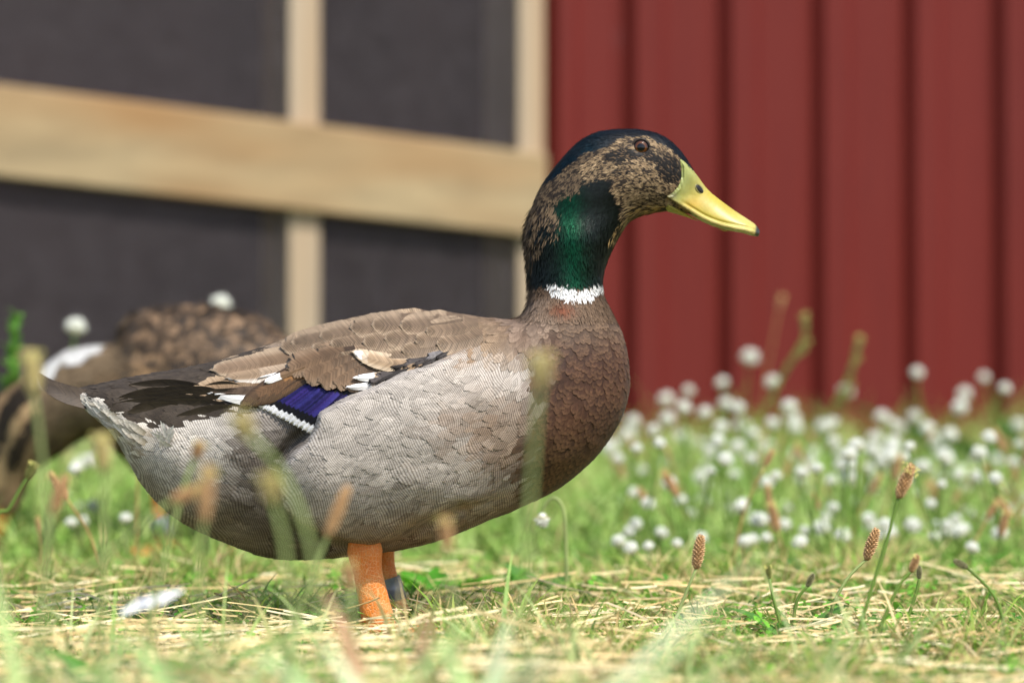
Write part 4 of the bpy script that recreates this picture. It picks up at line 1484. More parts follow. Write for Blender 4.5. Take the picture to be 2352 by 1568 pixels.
bu, bv = d2.body_px(d2.v)
bc, bt, bp = duck2_colour(bu, bv)
body2 = obj('body', mesh_np('body', d2.v, d2.f, True, bc * 0.8, bp, np.stack([bu / 40, bv / 40, bu * 0], -1)), M_FEATHER, duck2)
fc = d2.v[d2.f].mean(1); fu, fv = d2.body_px(fc)
for part in ('back', 'neck'):
    p, nn = sample_surface(d2, np.where(fu > 270, 30000, 0) if part == 'back' else np.where(fu <= 300, 170000, 0))
    u_, v_ = d2.body_px(p)
    fl = spine_flow(u_, v_, SPINE2)
    cm, ct, pr = duck2_colour(u_, v_)
    rr = RNG.random(len(p))
    if part == 'back':
        feather_cards('back_plumage', d2, p, nn, fl, 0.021 + 0.006 * rr, 0.013 + 0.005 * rr, 0.003 + 0.005 * RNG.random(len(p)), cm * 0.7, cm * 0.8, ct * np.where(rr > 0.62, 1.15, 0.36)[:, None], pr, M_FEATHER, body2, jitter=0.5)
    else:
        feather_cards('neck_plumage', d2, p, nn, fl, 0.009 + 0.004 * rr, 0.0018 + 0.001 * rr, 0.0015 + 0.0015 * rr, cm * 0.85, cm, ct, pr, M_FEATHER, body2, snap=False, jitter=0.25)
# its bill, reaching down to the grass
mb = MB()
bl2 = [P(u, v, Y2) for u, v in ((8, 1150), (2, 1180), (-8, 1210), (-22, 1240), (-34, 1258))]
mb.tube(bl2, [0.013, 0.0125, 0.011, 0.0105, 0.005], 12, 0.8)
o = obj('bill', mb.mesh('bill'), M_BILL, duck2); o.location = (0, -Y2, 0)
a = o.data.attributes.new('Col', 'FLOAT_COLOR', 'POINT')
for d_ in a.data:
    d_.color = (*L3(190, 138, 70), 1)
body2.location = (0, -Y2, 0)
for (uu, y, rg) in ((372, Y2 - 0.03, True), (585, Y2 + 0.03, False)):
    vb = 1262
    lg = leg(duck2, [P(uu - 6, 1080, y), P(uu - 8, 1130, y), P(uu - 4, 1180, y), P(uu, 1225, y), P(uu + 6, 1252, y), P(uu + 8, 1268, y)], [0.008, 0.0075, 0.0075, 0.007, 0.0075, 0.0085], (13, 0.022, 0.0105) if rg else None, foot_dir=Vector((-0.75, -0.5, 0)), foot_len=0.055)
    lg.location = (0, -Y2, 0)
for o in list(body2.children):
    pass

# ---------------------------------------------------------------- plants
def hash_col(n, palette):
    pal = np.array([lin(c) for c in palette])
    w = RNG.random(n)
    i = RNG.integers(0, len(pal), n); j = RNG.integers(0, len(pal), n)
    return pal[i] * w[:, None] + pal[j] * (1 - w)[:, None]


def blades(x, y, z, hgt, wid, lean, cols, tipcol=None):
    """curved grass blades as tapered strips"""
    n = len(x)
    az = RNG.random(n) * 2 * math.pi
    dx, dy = np.cos(az), np.sin(az)
    fa = az + RNG.normal(0, 0.7, n) + math.pi / 2
    sx, sy = np.cos(fa), np.sin(fa)
    rows = [(0, 1.0), (0.4, 0.9), (0.75, 0.6), (1.0, 0.06)]
    V = np.zeros((n, 8, 3)); C = np.zeros((n, 8, 3))
    for i, (t, w) in enumerate(rows):
        ox = dx * lean * hgt * t ** 1.8; oy = dy * lean * hgt * t ** 1.8
        zz = z + hgt * (t - 0.25 * lean * t * t)
        for j, s in enumerate((-0.5, 0.5)):
            V[:, i * 2 + j] = np.stack([x + ox + sx * wid * w * s, y + oy + sy * wid * w * s, zz], -1)
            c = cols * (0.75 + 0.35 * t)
            if tipcol is not None:
                c = c * (1 - t * 0.5) + tipcol * t * 0.5
            C[:, i * 2 + j] = c
    F = (np.arange(n)[:, None, None] * 8 + np.array([(0, 1, 3, 2), (2, 3, 5, 4), (4, 5, 7, 6)])[None]).reshape(-1, 4)
    return V.reshape(-1, 3), F, C.reshape(-1, 3)


def scatter(n, d0, d1, side=0.5, power=1.0):
    """ground points between camera distances d0..d1, spread over the view and beyond its sides"""
    d = d0 + (d1 - d0) * RNG.random(n) ** power
    x = (RNG.random(n) - 0.5) * 2 * (0.2 * d + side)
    return x, d - CAM_D


def merge(parts):
    vs, fs, cs, o = [], [], [], 0
    for v, f, c in parts:
        vs.append(v); fs.append(f + o); cs.append(c); o += len(v)
    return np.concatenate(vs), np.concatenate(fs), np.concatenate(cs)


GREENS = [(112, 154, 48), (146, 180, 68), (82, 126, 42), (176, 196, 104), (154, 168, 84)]
FARG = [(112, 156, 62), (156, 196, 92), (184, 214, 118), (130, 174, 76), (204, 222, 146), (168, 196, 104)]
DRY = [(216, 192, 134), (232, 212, 160), (198, 172, 118), (172, 152, 104)]
parts = []
x, y = scatter(42000, 1.15, 2.6, 0.28); n = len(x)
m = vnoise(x * 9, y * 9, 31) > 0.30
x, y = x[m], y[m]; n = len(x)
c = hash_col(n, GREENS); dr = RNG.random(n) < 0.36; c[dr] = hash_col(dr.sum(), DRY)
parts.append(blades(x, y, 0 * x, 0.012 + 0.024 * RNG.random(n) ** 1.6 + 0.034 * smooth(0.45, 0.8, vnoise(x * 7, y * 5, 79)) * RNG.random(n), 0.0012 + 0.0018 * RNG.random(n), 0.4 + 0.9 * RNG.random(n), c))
x, y = scatter(26000, 2.45, 5.0, 0.5); n = len(x)
tall = 0.25 + 0.75 * smooth(2.5, 3.3, y + CAM_D)
c = hash_col(n, FARG); dr = RNG.random(n) < 0.08; c[dr] = hash_col(dr.sum(), DRY)
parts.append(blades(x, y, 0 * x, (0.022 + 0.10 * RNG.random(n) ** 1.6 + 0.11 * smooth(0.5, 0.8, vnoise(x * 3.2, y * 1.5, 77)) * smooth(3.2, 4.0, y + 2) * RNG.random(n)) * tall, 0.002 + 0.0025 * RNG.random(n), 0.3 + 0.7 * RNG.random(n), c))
# loose taller blades rising in front of the drake
x, y = scatter(2600, 1.0, 1.75, 0.1); n = len(x)
m = (x < 0.06) | (RNG.random(n) < 0.55)
x, y = x[m], y[m]; n = len(x)
c = hash_col(n, [(176, 200, 130), (150, 184, 96), (206, 206, 150), (214, 190, 136)])
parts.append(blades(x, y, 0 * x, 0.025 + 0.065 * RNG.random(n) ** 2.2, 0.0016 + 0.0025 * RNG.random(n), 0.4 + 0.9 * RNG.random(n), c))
v, f, c = merge(parts)
obj('grass', mesh_np('grass', v, f, True, c), M_GRASS, kind='stuff', label='short green lawn grass mixed with dry blades', category='grass')


# clover leaves, three leaflets each
def clover_leaves(x, y, z, size, cols):
    n = len(x)
    leaf = np.array([(0, 0), (0.45, 0.28), (0.85, 0.38), (1.05, 0.0), (0.85, -0.38), (0.45, -0.28)])
    V = np.zeros((n, 3, 6, 3)); C = np.zeros((n, 3, 6, 3))
    rot = RNG.random(n) * 6.28
    tx, ty = RNG.normal(0, 0.35, n), RNG.normal(0, 0.35, n)
    for k in range(3):
        a = rot + k * 2.094
        for i, (r, s) in enumerate(leaf):
            lx = (np.cos(a) * r - np.sin(a) * s) * size; ly = (np.sin(a) * r + np.cos(a) * s) * size
            lz = lx * tx + ly * ty + size * (0.18 * abs(s) - 0.10 * r * r)
            V[:, k, i] = np.stack([x + lx, y + ly, z + lz], -1)
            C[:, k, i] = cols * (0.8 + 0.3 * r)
    F = np.array([(0, 1, 2, 3), (0, 3, 4, 5)])
    F = (np.arange(n * 3)[:, None, None] * 6 + F[None]).reshape(-1, 4)
    return V.reshape(-1, 3), F, C.reshape(-1, 3)


x, y = scatter(7500, 1.3, 2.7, 0.25)
m = vnoise(x * 6 + 9, y * 6, 33) > 0.42
x, y = x[m], y[m]; n = len(x)
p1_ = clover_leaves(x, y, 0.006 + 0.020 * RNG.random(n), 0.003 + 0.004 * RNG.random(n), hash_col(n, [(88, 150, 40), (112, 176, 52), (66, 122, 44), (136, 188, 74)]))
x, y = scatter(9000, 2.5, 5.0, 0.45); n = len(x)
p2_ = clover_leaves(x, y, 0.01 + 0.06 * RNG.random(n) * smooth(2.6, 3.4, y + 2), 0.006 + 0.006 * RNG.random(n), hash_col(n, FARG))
v, f, c = merge([p1_, p2_])
obj('clover_leaves', mesh_np('clover_leaves', v, f, True, c), M_GRASS, kind='stuff', label='small green clover leaves covering the ground', category='clover')


# straw
def straw_piece(x, y, z, ln, wd, az, tilt, curve, cols):
    n = len(x)
    V = np.zeros((n, 4, 3, 3)); C = np.zeros((n, 4, 3, 3))
    for i, t in enumerate((-0.5, -0.17, 0.17, 0.5)):
        cx = x + np.cos(az) * ln * t - np.sin(az) * curve * ln * (t * t)
        cy = y + np.sin(az) * ln * t + np.cos(az) * curve * ln * (t * t)
        cz = z + np.abs(tilt) * ln * 0.5 + tilt * ln * t
        for j, (s, hh) in enumerate(((-0.5, 0), (0, 0.5), (0.5, 0))):
            V[:, i, j] = np.stack([cx - np.sin(az) * wd * s, cy + np.cos(az) * wd * s, cz + wd * hh], -1)
            C[:, i, j] = cols * (0.9 + 0.2 * hh)
    fl = np.array([(i * 3 + j, i * 3 + j + 1, i * 3 + j + 4, i * 3 + j + 3) for i in range(3) for j in range(2)])
    F = (np.arange(n)[:, None, None] * 12 + fl[None]).reshape(-1, 4)
    return V.reshape(-1, 3), F, C.reshape(-1, 3)


STRAW = [(236, 216, 164), (220, 194, 136), (244, 230, 190), (206, 176, 120)]
x, y = scatter(12500, 1.2, 2.9, 0.25)
keep = RNG.random(len(x)) < smooth(2.85, 1.75, y + CAM_D)
x, y = x[keep], y[keep]
m = (vnoise(x * 5, y * 9, 41) > 0.45) | (y < -0.30) & ((x < -0.02) | (RNG.random(len(x)) < 0.6))
x, y = x[m], y[m]; n = len(x)
v, f, c = straw_piece(x, y, 0.003 + 0.024 * RNG.random(n) ** 1.5, 0.012 + 0.05 * RNG.random(n) ** 2, 0.0010 + 0.0014 * RNG.random(n), RNG.normal(0, 0.9, n), RNG.normal(0, 0.12, n), RNG.normal(0, 0.3, n), hash_col(n, STRAW))
obj('straw_litter', mesh_np('straw_litter', v, f, False, c), M_STRAW, kind='stuff', label='short pale straw bits strewn through the lawn', category='straw')
for i in range(150):
    d = 1.36 + 0.9 * random.random() ** 1.3
    y0 = d - CAM_D
    x0 = random.uniform(-1, 1) * 0.18 * d
    if i < 70:
        x0 = random.uniform(-0.19, 0.03) * d; y0 = -0.62 + 0.40 * random.random()
    ln = random.uniform(0.05, 0.15); az = random.gauss(0, 0.7)
    A = lambda q: np.array([q], float)
    v, f, c = straw_piece(A(0), A(0), A(0), A(ln), A(random.uniform(0.0018, 0.0036)), A(az), A(random.gauss(0, 0.06)), A(random.gauss(0, 0.25)), hash_col(1, STRAW))
    o = obj('straw_stalk', mesh_np('straw_stalk', v, f, False, c), M_STRAW, label='long pale straw stalk lying on the lawn around the drake', category='straw', group='long straw stalks on the lawn')
    o.location = (x0, y0, (0.010 + 0.024 * random.random()) if i < 70 else (0.006 + 0.016 * random.random()))


def set_col(me, c):
    a = me.attributes.new('Col', 'FLOAT_COLOR', 'POINT')
    a.data.foreach_set('color', np.tile([*c, 1.0], len(me.vertices)).astype(np.float32))
    return me


def clover_head(seed):
    """ball of pointed florets, the lowest drooping and brownish"""
    rnd = random.Random(seed)
    V, F, C = [], [], []
    n = 74
    for i in range(n):
        zc = 1 - 1.72 * (i + 0.5) / n
        ph = i * 2.399963
        rxy = math.sqrt(max(0, 1 - zc * zc))
        d = Vector((rxy * math.cos(ph), rxy * math.sin(ph), zc * 0.85 + 0.12)).normalized()
        d = (d + Vector((rnd.uniform(-.15, .15), rnd.uniform(-.15, .15), rnd.uniform(-.1, .1)))).normalized()
        a = d.orthogonal().normalized(); b = d.cross(a)
        ln = 1.0 + rnd.uniform(-0.12, 0.1)
        w = 0.13
        o = len(V)
        V += [d * 0.25, d * (0.7 * ln) + a * w, d * (0.7 * ln) + b * w, d * (0.7 * ln) - a * w, d * (0.7 * ln) - b * w, d * ln]
        F += [(o, o + 1, o + 2, o), (o, o + 2, o + 3, o), (o, o + 3, o + 4, o), (o, o + 4, o + 1, o), (o + 5, o + 2, o + 1, o + 5), (o + 5, o + 3, o + 2, o + 5), (o + 5, o + 4, o + 3, o + 5), (o + 5, o + 1, o + 4, o + 5)]
        c = lin((244, 245, 238)) if zc > -0.35 else lin((214, 206, 160))
        C += [lin((196, 214, 150))] + [c] * 5
    o = len(V)
    for i in range(7):
        th = math.pi * i / 6
        for k in range(10):
            V.append(Vector((0.72 * math.sin(th) * math.cos(k * 0.628), 0.72 * math.sin(th) * math.sin(k * 0.628), 0.72 * math.cos(th))))
            C.append(lin((238, 240, 228)))
    for i in range(6):
        for k in range(10):
            a, b, c, d = o + i * 10 + k, o + i * 10 + (k + 1) % 10, o + i * 10 + 10 + (k + 1) % 10, o + i * 10 + 10 + k
            F += [(a, c, b, a), (a, d, c, a)]
    F3 = np.array([(p, q, r) for p, q, r, _ in F])
    return mesh_np('flower_head', np.array([tuple(p) for p in V]), F3, False, np.array(C))


def plantain_head(seed, c1, c2, anthers=True):
    """tapering spike of tight scales, unit height along z"""
    rnd = random.Random(seed)
    V, F, C = [], [], []
    n = 96
    for i in range(n):
        t = (i + 0.5) / n
        ph = i * 2.399963
        r = 0.16 * math.sin(math.pi * (0.12 + 0.83 * t)) ** 0.6
        d = Vector((math.cos(ph), math.sin(ph), 0))
        p = d * r * 0.55 + Vector((0, 0, t))
        a = Vector((-math.sin(ph), math.cos(ph), 0))
        s = 0.075
        tip = d * (r + 0.05 + rnd.uniform(0, 0.03)) + Vector((0, 0, t + 0.07))
        o = len(V)
        V += [p - a * s, p + a * s, p + Vector((0, 0, s * 1.3)), p - Vector((0, 0, s)), tip]
        F += [(o, o + 4, o + 2), (o + 2, o + 4, o + 1), (o + 1, o + 4, o + 3), (o + 3, o + 4, o)]
        k = rnd.random()
        C += [np.array(lin(c1)) * (0.6 + 0.4 * k)] * 4 + [np.array(lin(c2)) * (0.8 + 0.4 * k)]
    if anthers:
        for i in range(26):
            ph = rnd.uniform(0, 6.28); t = rnd.uniform(0.72, 1.0)
            d = Vector((math.cos(ph), math.sin(ph), rnd.uniform(-0.1, 0.4)))
            p = d * rnd.uniform(0.16, 0.30) + Vector((0, 0, t)); s = 0.035
            o = len(V)
            V += [p + Vector((s, 0, 0)), p - Vector((s, 0, 0)), p + Vector((0, s, s)), p + Vector((0, -s, s)), ]
            F += [(o, o + 2, o + 3), (o + 1, o + 3, o + 2), (o, o + 3, o + 1), (o, o + 1, o + 2)]
            C += [lin((214, 206, 120))] * 4
    return mesh_np('seed_head', np.array([tuple(p) for p in V]), np.array(F), False, np.array(C))


CLOVER = [clover_head(s) for s in range(4)]
SPIKES = {'tan': [plantain_head(s, (178, 134, 90), (222, 186, 142), s % 2 == 0) for s in range(3)],
          'dark': [plantain_head(s + 9, (112, 112, 80), (168, 162, 124), False) for s in range(2)],
          'green': [plantain_head(s + 14, (110, 120, 66), (170, 168, 104), True) for s in range(2)],
          'pale': [plantain_head(s + 20, (196, 176, 110), (228, 216, 164), True) for s in range(2)]}
for me in CLOVER:
    me.materials.append(M_PETAL)
for lst in SPIKES.values():
    for me in lst:
        me.materials.append(M_SEED)
STEM_GREEN, STEM_PALE, STEM_DRY = L3(122, 152, 70), L3(170, 186, 120), L3(190, 160, 104)


def stem_mesh(pts, r0, r1, col, n=6):
    mb = MB()
    k = len(pts)
    mb.tube(pts, [r0 + (r1 - r0) * i / (k - 1) for i in range(k)], n)
    return set_col(mb.mesh('stem'), col)


def plant(name, line, head_mesh, head_len, head_w, stem_r, stem_col, label, category, group=None, head_dir=None, ball=False):
    """line: world points from the ground up to the base of the head"""
    base = Vector(line[0])
    t = empty(name, base, label=label, category=category, group=group)
    pts = [Vector(p) - base for p in catmull([tuple(p) for p in line], 4)]
    obj('stem', stem_mesh(pts, stem_r * 1.25, stem_r * 0.85, stem_col), M_GRASS, t)
    d = head_dir or (pts[-1] - pts[-2]).normalized()
    h = obj('flower_head' if ball else 'seed_head', head_mesh, None, t)
    h.rotation_euler = d.to_track_quat('Z', 'Y').to_euler()
    h.scale = (head_w, head_w, head_len)
    h.location = pts[-1] + (d * head_len * 0.55 if ball else Vector((0, 0, 0)))
    return t


def px_line(pts, Y):
    return [P(u, v, Y) for u, v in pts]


def to_ground(line):
    """drop the first point of a stem to the soil"""
    p = Vector(line[0])
    if p.z > 0.0:
        q = Vector((p.x + (p.x - line[1].x) * 0.15, p.y, 0.0))
        return [q] + line[:]
    p.z = 0.0
    return [p] + line[1:]


# sharp ribwort plantains to the right of the drake
FOCUS = [
    ([(1945, 1540), (1990, 1390), (2040, 1230), (2063, 1142)], (2094, 1070), 'tan', 'tall ribwort plantain with a long tan seed head and yellow anthers beside the drake'),
    ([(1897, 1495), (1910, 1400), (1945, 1330), (1990, 1284)], (2013, 1217), 'tan', 'ribwort plantain with pale bowed stem and tan seed head'),
    ([(1985, 1535), (2030, 1420), (2065, 1345), (2092, 1312)], (2108, 1276), 'tan', 'ribwort plantain with short round rusty seed head on reddish stem'),
    ([(2045, 1500), (2080, 1430), (2103, 1365), (2111, 1328)], (2112, 1300), 'dark', 'small dark plantain bud on a thin stem beside the rusty seed head'),
    ([(2335, 1530), (2312, 1460), (2285, 1370), (2222, 1303)], (2192, 1287), 'dark', 'dark plantain bud nodding sideways on an arched green stem'),
    ([(1818, 1505), (1798, 1450), (1778, 1380), (1767, 1328)], (1765, 1299), 'green', 'small plantain bud with pale anthers on a leaning thin stem'),
    ([(1830, 1495), (1824, 1420), (1832, 1375), (1854, 1346)], (1868, 1318), 'dark', 'dark plantain bud on a crooked hooked stem'),
    ([(1510, 1512), (1540, 1450), (1572, 1370), (1599, 1304)], (1610, 1232), 'tan', 'pale tan plantain seed head on a straight stem leaning in front of the clover'),
    ([(-12, 1215), (20, 1170), (45, 1125), (62, 1098)], (78, 1062), 'green', 'green plantain bud leaning beside the feeding duck'),
]
for i, (ln, hd, kind, lab) in enumerate(FOCUS):
    gy = ground_y(max(ln[0][1], 1480)) if i < 8 else -0.30
    line = to_ground(px_line(ln, gy))
    tipv = P(hd[0], hd[1], gy)
    d = tipv - line[-1]
    L = d.length
    wid = L * (1.0 if kind == 'tan' and L > 0.015 else 1.25)
    wid = min(max(wid, 0.009), 0.022)
    plant('ribwort_plantain', line, SPIKES[kind][i % len(SPIKES[kind])], L, wid, 0.0011, STEM_PALE if i in (1, 7) else STEM_GREEN, lab, 'plantain', head_dir=d.normalized())

# blurred plants close to the camera
NEAR = [
    ([(1190, 1700), (1205, 1450), (1218, 1150), (1232, 960), (1240, 885)], (1243, 815), 1.28, 'pale', 'tall plantain with pale yellow head rising before the drake breast'),
    ([(60, 1650), (110, 1250), (92, 1010), (78, 905)], (70, 810), 1.42, 'pale', 'tall plantain with pale tan head before the feeding duck'),
    ([(300, 1640), (385, 1260), (425, 1110), (448, 1052)], (460, 1015), 1.5, 'tan', 'plantain with small orange brown head before the drake rump'),
    ([(735, 1700), (722, 1300), (650, 1090), (572, 1000)], (545, 950), 1.30, 'pale', 'leaning plantain with fluffy pale yellow head before the speculum'),
    ([(700, 1700), (668, 1400), (652, 1240), (628, 1150)], (618, 1090), 1.30, 'pale', 'plantain with fluffy cream head before the drake belly'),
    ([(430, 1680), (452, 1400), (462, 1250), (468, 1195)], (480, 1075), 1.33, 'tan', 'upright plantain with long brown head before the drake rear'),
    ([(120, 1400), (250, 1270), (340, 1190), (395, 1150)], (465, 1120), 1.40, 'tan', 'long plantain stalk bent over sideways before the drake tail'),
    ([(650, 1600), (690, 1400), (735, 1275), (752, 1230)], (797, 1122), 1.50, 'tan', 'dry tan spike tilted before the drake thigh'),
    ([(1050, 1700), (1045, 1450), (1036, 1330), (1028, 1265)], (1022, 1190), 1.36, 'tan', 'plantain with blunt tan head before the drake belly and legs'),
    ([(225, 1560), (238, 1300), (240, 1150), (238, 1080)], (232, 1000), 1.45, 'pale', 'plantain with fluffy yellow head before the drake tail'),
    ([(80, 1500), (105, 1300), (120, 1180)], (150, 1095), 1.52, 'tan', 'tan plantain head leaning before the feeding duck legs'),
    ([(820, 1640), (812, 1450), (806, 1350)], (800, 1290), 1.38, 'tan', 'plantain with slim tan head beside the orange leg'),
]
for i, (ln, hd, d_, kind, lab) in enumerate(NEAR):
    Y = d_ - CAM_D - (0.16 if kind == 'pale' else 0.08)
    line = to_ground(px_line(ln, Y))
    tipv = P(hd[0], hd[1], Y)
    d = tipv - line[-1]
    L = d.length
    w = 0.02 if kind == 'pale' else 0.016
    plant('ribwort_plantain', line, SPIKES[kind][i % len(SPIKES[kind])], L, max(w, L * 0.6 if kind == 'tan' else L * 0.9), 0.0011, STEM_PALE, lab, 'plantain', head_dir=d.normalized())

# drooping clover head on a hooked stem under the breast
ln = px_line([(1302, 1400), (1300, 1260), (1294, 1170), (1272, 1143), (1252, 1160), (1246, 1180)], 0.25)
plant('white_clover', to_ground(ln), CLOVER[1], 0.0078, 0.0068, 0.0014, STEM_PALE, 'faded clover head drooping on a hooked stem under the drake breast', 'clover', head_dir=Vector((-0.1, 0, -1)), ball=True)

# the white clover patch in front of the red wall
CL = [(960, 385, 55), (825, 515, 45), (545, 600, 45), (648, 558, 42), (620, 640, 40), (740, 665, 45), (550, 700, 52), (835, 620, 52), (905, 640, 52), (1085, 512, 42), (1445, 560, 45), (1168, 635, 55), (1070, 720, 50),
      (1180, 700, 45), (985, 775, 48), (1340, 740, 55), (1385, 715, 45), (1383, 812, 45), (1807, 465, 48), (1635, 690, 45), (1722, 745, 45), (2050, 570, 50), (2035, 640, 48), (2150, 490, 40), (2250, 545, 42), (2170, 790, 45),
      (1862, 750, 45), (1975, 780, 48), (2325, 730, 40), (2115, 915, 50), (1600, 800, 45), (1610, 880, 50), (1680, 840, 45), (1770, 840, 45), (1890, 810, 45), (1950, 880, 45), (1840, 940, 45), (350, 785, 52), (375, 715, 48),
      (262, 840, 52), (330, 950, 50), (820, 740, 50), (800, 810, 52), (690, 820, 45), (900, 840, 45), (1190, 740, 45), (960, 900, 45), (1050, 840, 45), (1190, 890, 45), (830, 900, 50), (740, 940, 45), (560, 1020, 45), (700, 1005, 45),
      (1465, 920, 45), (1310, 950, 45), (1230, 1010, 40), (1380, 1010, 40), (1600, 1000, 45), (2130, 1020, 45), (2270, 1160, 50), (1140, 1150, 35), (1380, 1120, 35), (2010, 995, 35), (850, 1080, 40), (770, 1060, 40), (720, 1120, 40),
      (620, 790, 45), (1270, 1060, 40), (1490, 1010, 35), (1920, 990, 45), (2040, 960, 40), (1560, 950, 40), (660, 1180, 30), (1750, 1010, 35), (1640, 920, 44), (1010, 980, 40), (880, 980, 40), (1110, 960, 40), (2210, 1000, 40), (2300, 930, 40)]
flowers = []
for zx, zy, s in CL:
    flowers.append(((1400 + zx / 2.0276) / 1.0884, (700 + zy / 2.0276) / 1.0884, s))
for i in range(125):
    u = random.uniform(1390, 2400) if i < 102 else random.uniform(80, 480)
    flowers.append((u, random.uniform(1010, 1260) if i < 102 else random.uniform(1040, 1200), random.uniform(36, 50)))
for i in range(14):
    flowers.append((random.uniform(1430, 2370), random.uniform(930, 1080), random.uniform(36, 46)))
for i, (u, v, s) in enumerate(flowers):
    if v < 1000:
        d = random.uniform(3.3, 4.3)
    else:
        d = min(random.uniform(2.6, 4.2), 0.140 * FPX / max(v - 880, 1))
    Y = d - CAM_D
    top = P(u, v, Y)
    lean = random.uniform(-0.35, 0.35) if i not in (21, 22, 24) else -0.9
    base = Vector((top.x + lean * top.z, Y + random.uniform(-0.03, 0.03), 0))
    mid = base.lerp(top, 0.55) + Vector((-lean * 0.015, 0, 0.004))
    r = s / 45 * 0.0112 * (d / 3.7) * random.uniform(0.75, 1.1)
    line = [base, mid, top - Vector((0, 0, r * 0.7))]
    if top.z < 0.02:
        continue
    first = i in (0, 18)
    lab = 'tallest white clover flower standing against the red wall boards' if i == 0 else ('lone tall white clover flower on an upright stem against the red wall' if i == 18 else 'white clover flower in the patch before the red wall')
    if u < 600:
        lab = 'white clover flower low in the grass around the feeding duck'
    elif i not in (0, 18):
        lab = 'tall white clover flower standing clear above the patch before the red wall' if top.z > 0.165 else (lab if top.z > 0.07 else 'short white clover flower low among the grass at the front of the patch')
    plant('white_clover', line, CLOVER[i % 4], r, r, 0.0013, STEM_GREEN, lab, 'clover', None if first else ('clover flowers in the patch' if u > 600 else 'clover flowers around the feeding duck'), head_dir=Vector((random.uniform(-.3, .3), random.uniform(-.4, .1), 1)).normalized(), ball=True)
for u, v, d, lab in ((172, 750, 3.3, 'white clover flower rising beside the bent neck of the feeding duck'), (505, 697, 3.4, 'white clover flower showing over the back of the feeding duck')):
    top = P(u, v, d - 2)
    plant('white_clover', [Vector((top.x - 0.03, d - 2, 0)), Vector((top.x - 0.012, d - 2, top.z * 0.6)), top - Vector((0, 0, 0.008))], CLOVER[0], 0.013, 0.013, 0.0018, STEM_GREEN, lab, 'clover', head_dir=Vector((0.1, 0, 1)), ball=True)

# tan plantains standing through the meadow behind
for i in range(64):
    d = random.uniform(2.35, 4.0)
    u = random.uniform(1430, 2400) if i < 54 else random.uniform(0, 700)
    Y = d - CAM_D
    z = random.uniform(0.03, 0.11)
    x0 = (u - 1176) / FPX * d
    ln_ = random.uniform(-0.5, 0.5)
    L = random.uniform(0.012, 0.028)
    line = [Vector((x0, Y, 0)), Vector((x0 + ln_ * z * 0.4, Y, z * 0.6)), Vector((x0 + ln_ * z, Y, z))]
    plant('ribwort_plantain', line, SPIKES['tan'][i % 3], L, L * 0.85, 0.001, random.choice([STEM_GREEN, STEM_DRY]), 'blurred tan plantain seed head among the clover behind the drake' if i < 54 else 'blurred tan plantain seed head in the grass near the feeding duck', 'plantain', 'plantains in the meadow' if i < 54 else 'plantains near the feeding duck')
for u0, v0, u1, v1, d, lab in ((1790, 690, 1755, 900, 4.4, 'thin dry grass stalk standing before the red wall'),):
    Y = d - 2
    line = to_ground(px_line([(u1 - 12, 1090), (u1, v1), (u0 - 8, v0 + 60), (u0, v0 + 20)], Y))
    plant('grass_stalk', line, SPIKES['tan'][0], 0.022, 0.018, 0.001, STEM_DRY, lab, 'grass')
for pts, hd, lab in (([(1700, 1060), (1750, 950), (1815, 830), (1850, 770)], (1848, 725), 'tall green grass stalk curling at its tip before the red wall'),
                     ([(1880, 1060), (1900, 960), (1940, 880), (1962, 820)], (1975, 780), 'shorter leaning green grass stalk before the red wall')):
    Y = 1.7
    line = to_ground(px_line(pts, Y))
    t = plant('grass_stalk', line, SPIKES['green'][0], 0.028, 0.022, 0.0016, STEM_GREEN, lab, 'grass', head_dir=(P(hd[0], hd[1], Y) - line[-1]).normalized())
    for k in range(6):
        f_ = 0.5 + 0.08 * k
        q = line[1].lerp(line[-1], f_) - t.location
        o = obj('seed_head', SPIKES['green'][1], None, t); o.location = q
        o.rotation_euler = (random.uniform(-.4, .4), random.uniform(0.2, 1.0), 0); o.scale = (0.016, 0.016, 0.02)


# broad leaves: plantain rosettes and docks
def leaf_mesh(ln, wd, droop, curl=0.15, nseg=7):
    V, F = [], []
    for i in range(nseg + 1):
        t = i / nseg
        w = wd * 0.5 * (math.sin(math.pi * min(1, 0.06 + 0.94 * t)) ** 0.75 + 0.02)
        xx = ln * t * (1 - 0.2 * droop * t); zz = ln * (0.9 * t - droop * t * t * 1.1)
        for s in (-1, -0.5, 0, 0.5, 1):
            V.append((xx, w * s, zz + curl * w * abs(s)))
    for i in range(nseg):
        for j in range(4):
            a = i * 5 + j
            F.append((a, a + 1, a + 6, a + 5))
    return mesh_np('leaf', np.array(V), np.array(F), True)


def rosette(name, x, y, n, ln, wd, col, lab, group=None, droop=0.9, z0=0.0):
    t = empty(name, (x, y, z0), label=lab, category='plant', group=group)
    for k in range(n):
        me = leaf_mesh(ln * random.uniform(0.7, 1.1), wd * random.uniform(0.8, 1.1), droop * random.uniform(0.6, 1.2))
        set_col(me, tuple(np.array(col) * random.uniform(0.8, 1.25)))
        o = obj('leaf', me, M_GRASS, t)
        o.rotation_euler = (0, 0, k * 6.283 / n + random.uniform(-0.3, 0.3))
    return t


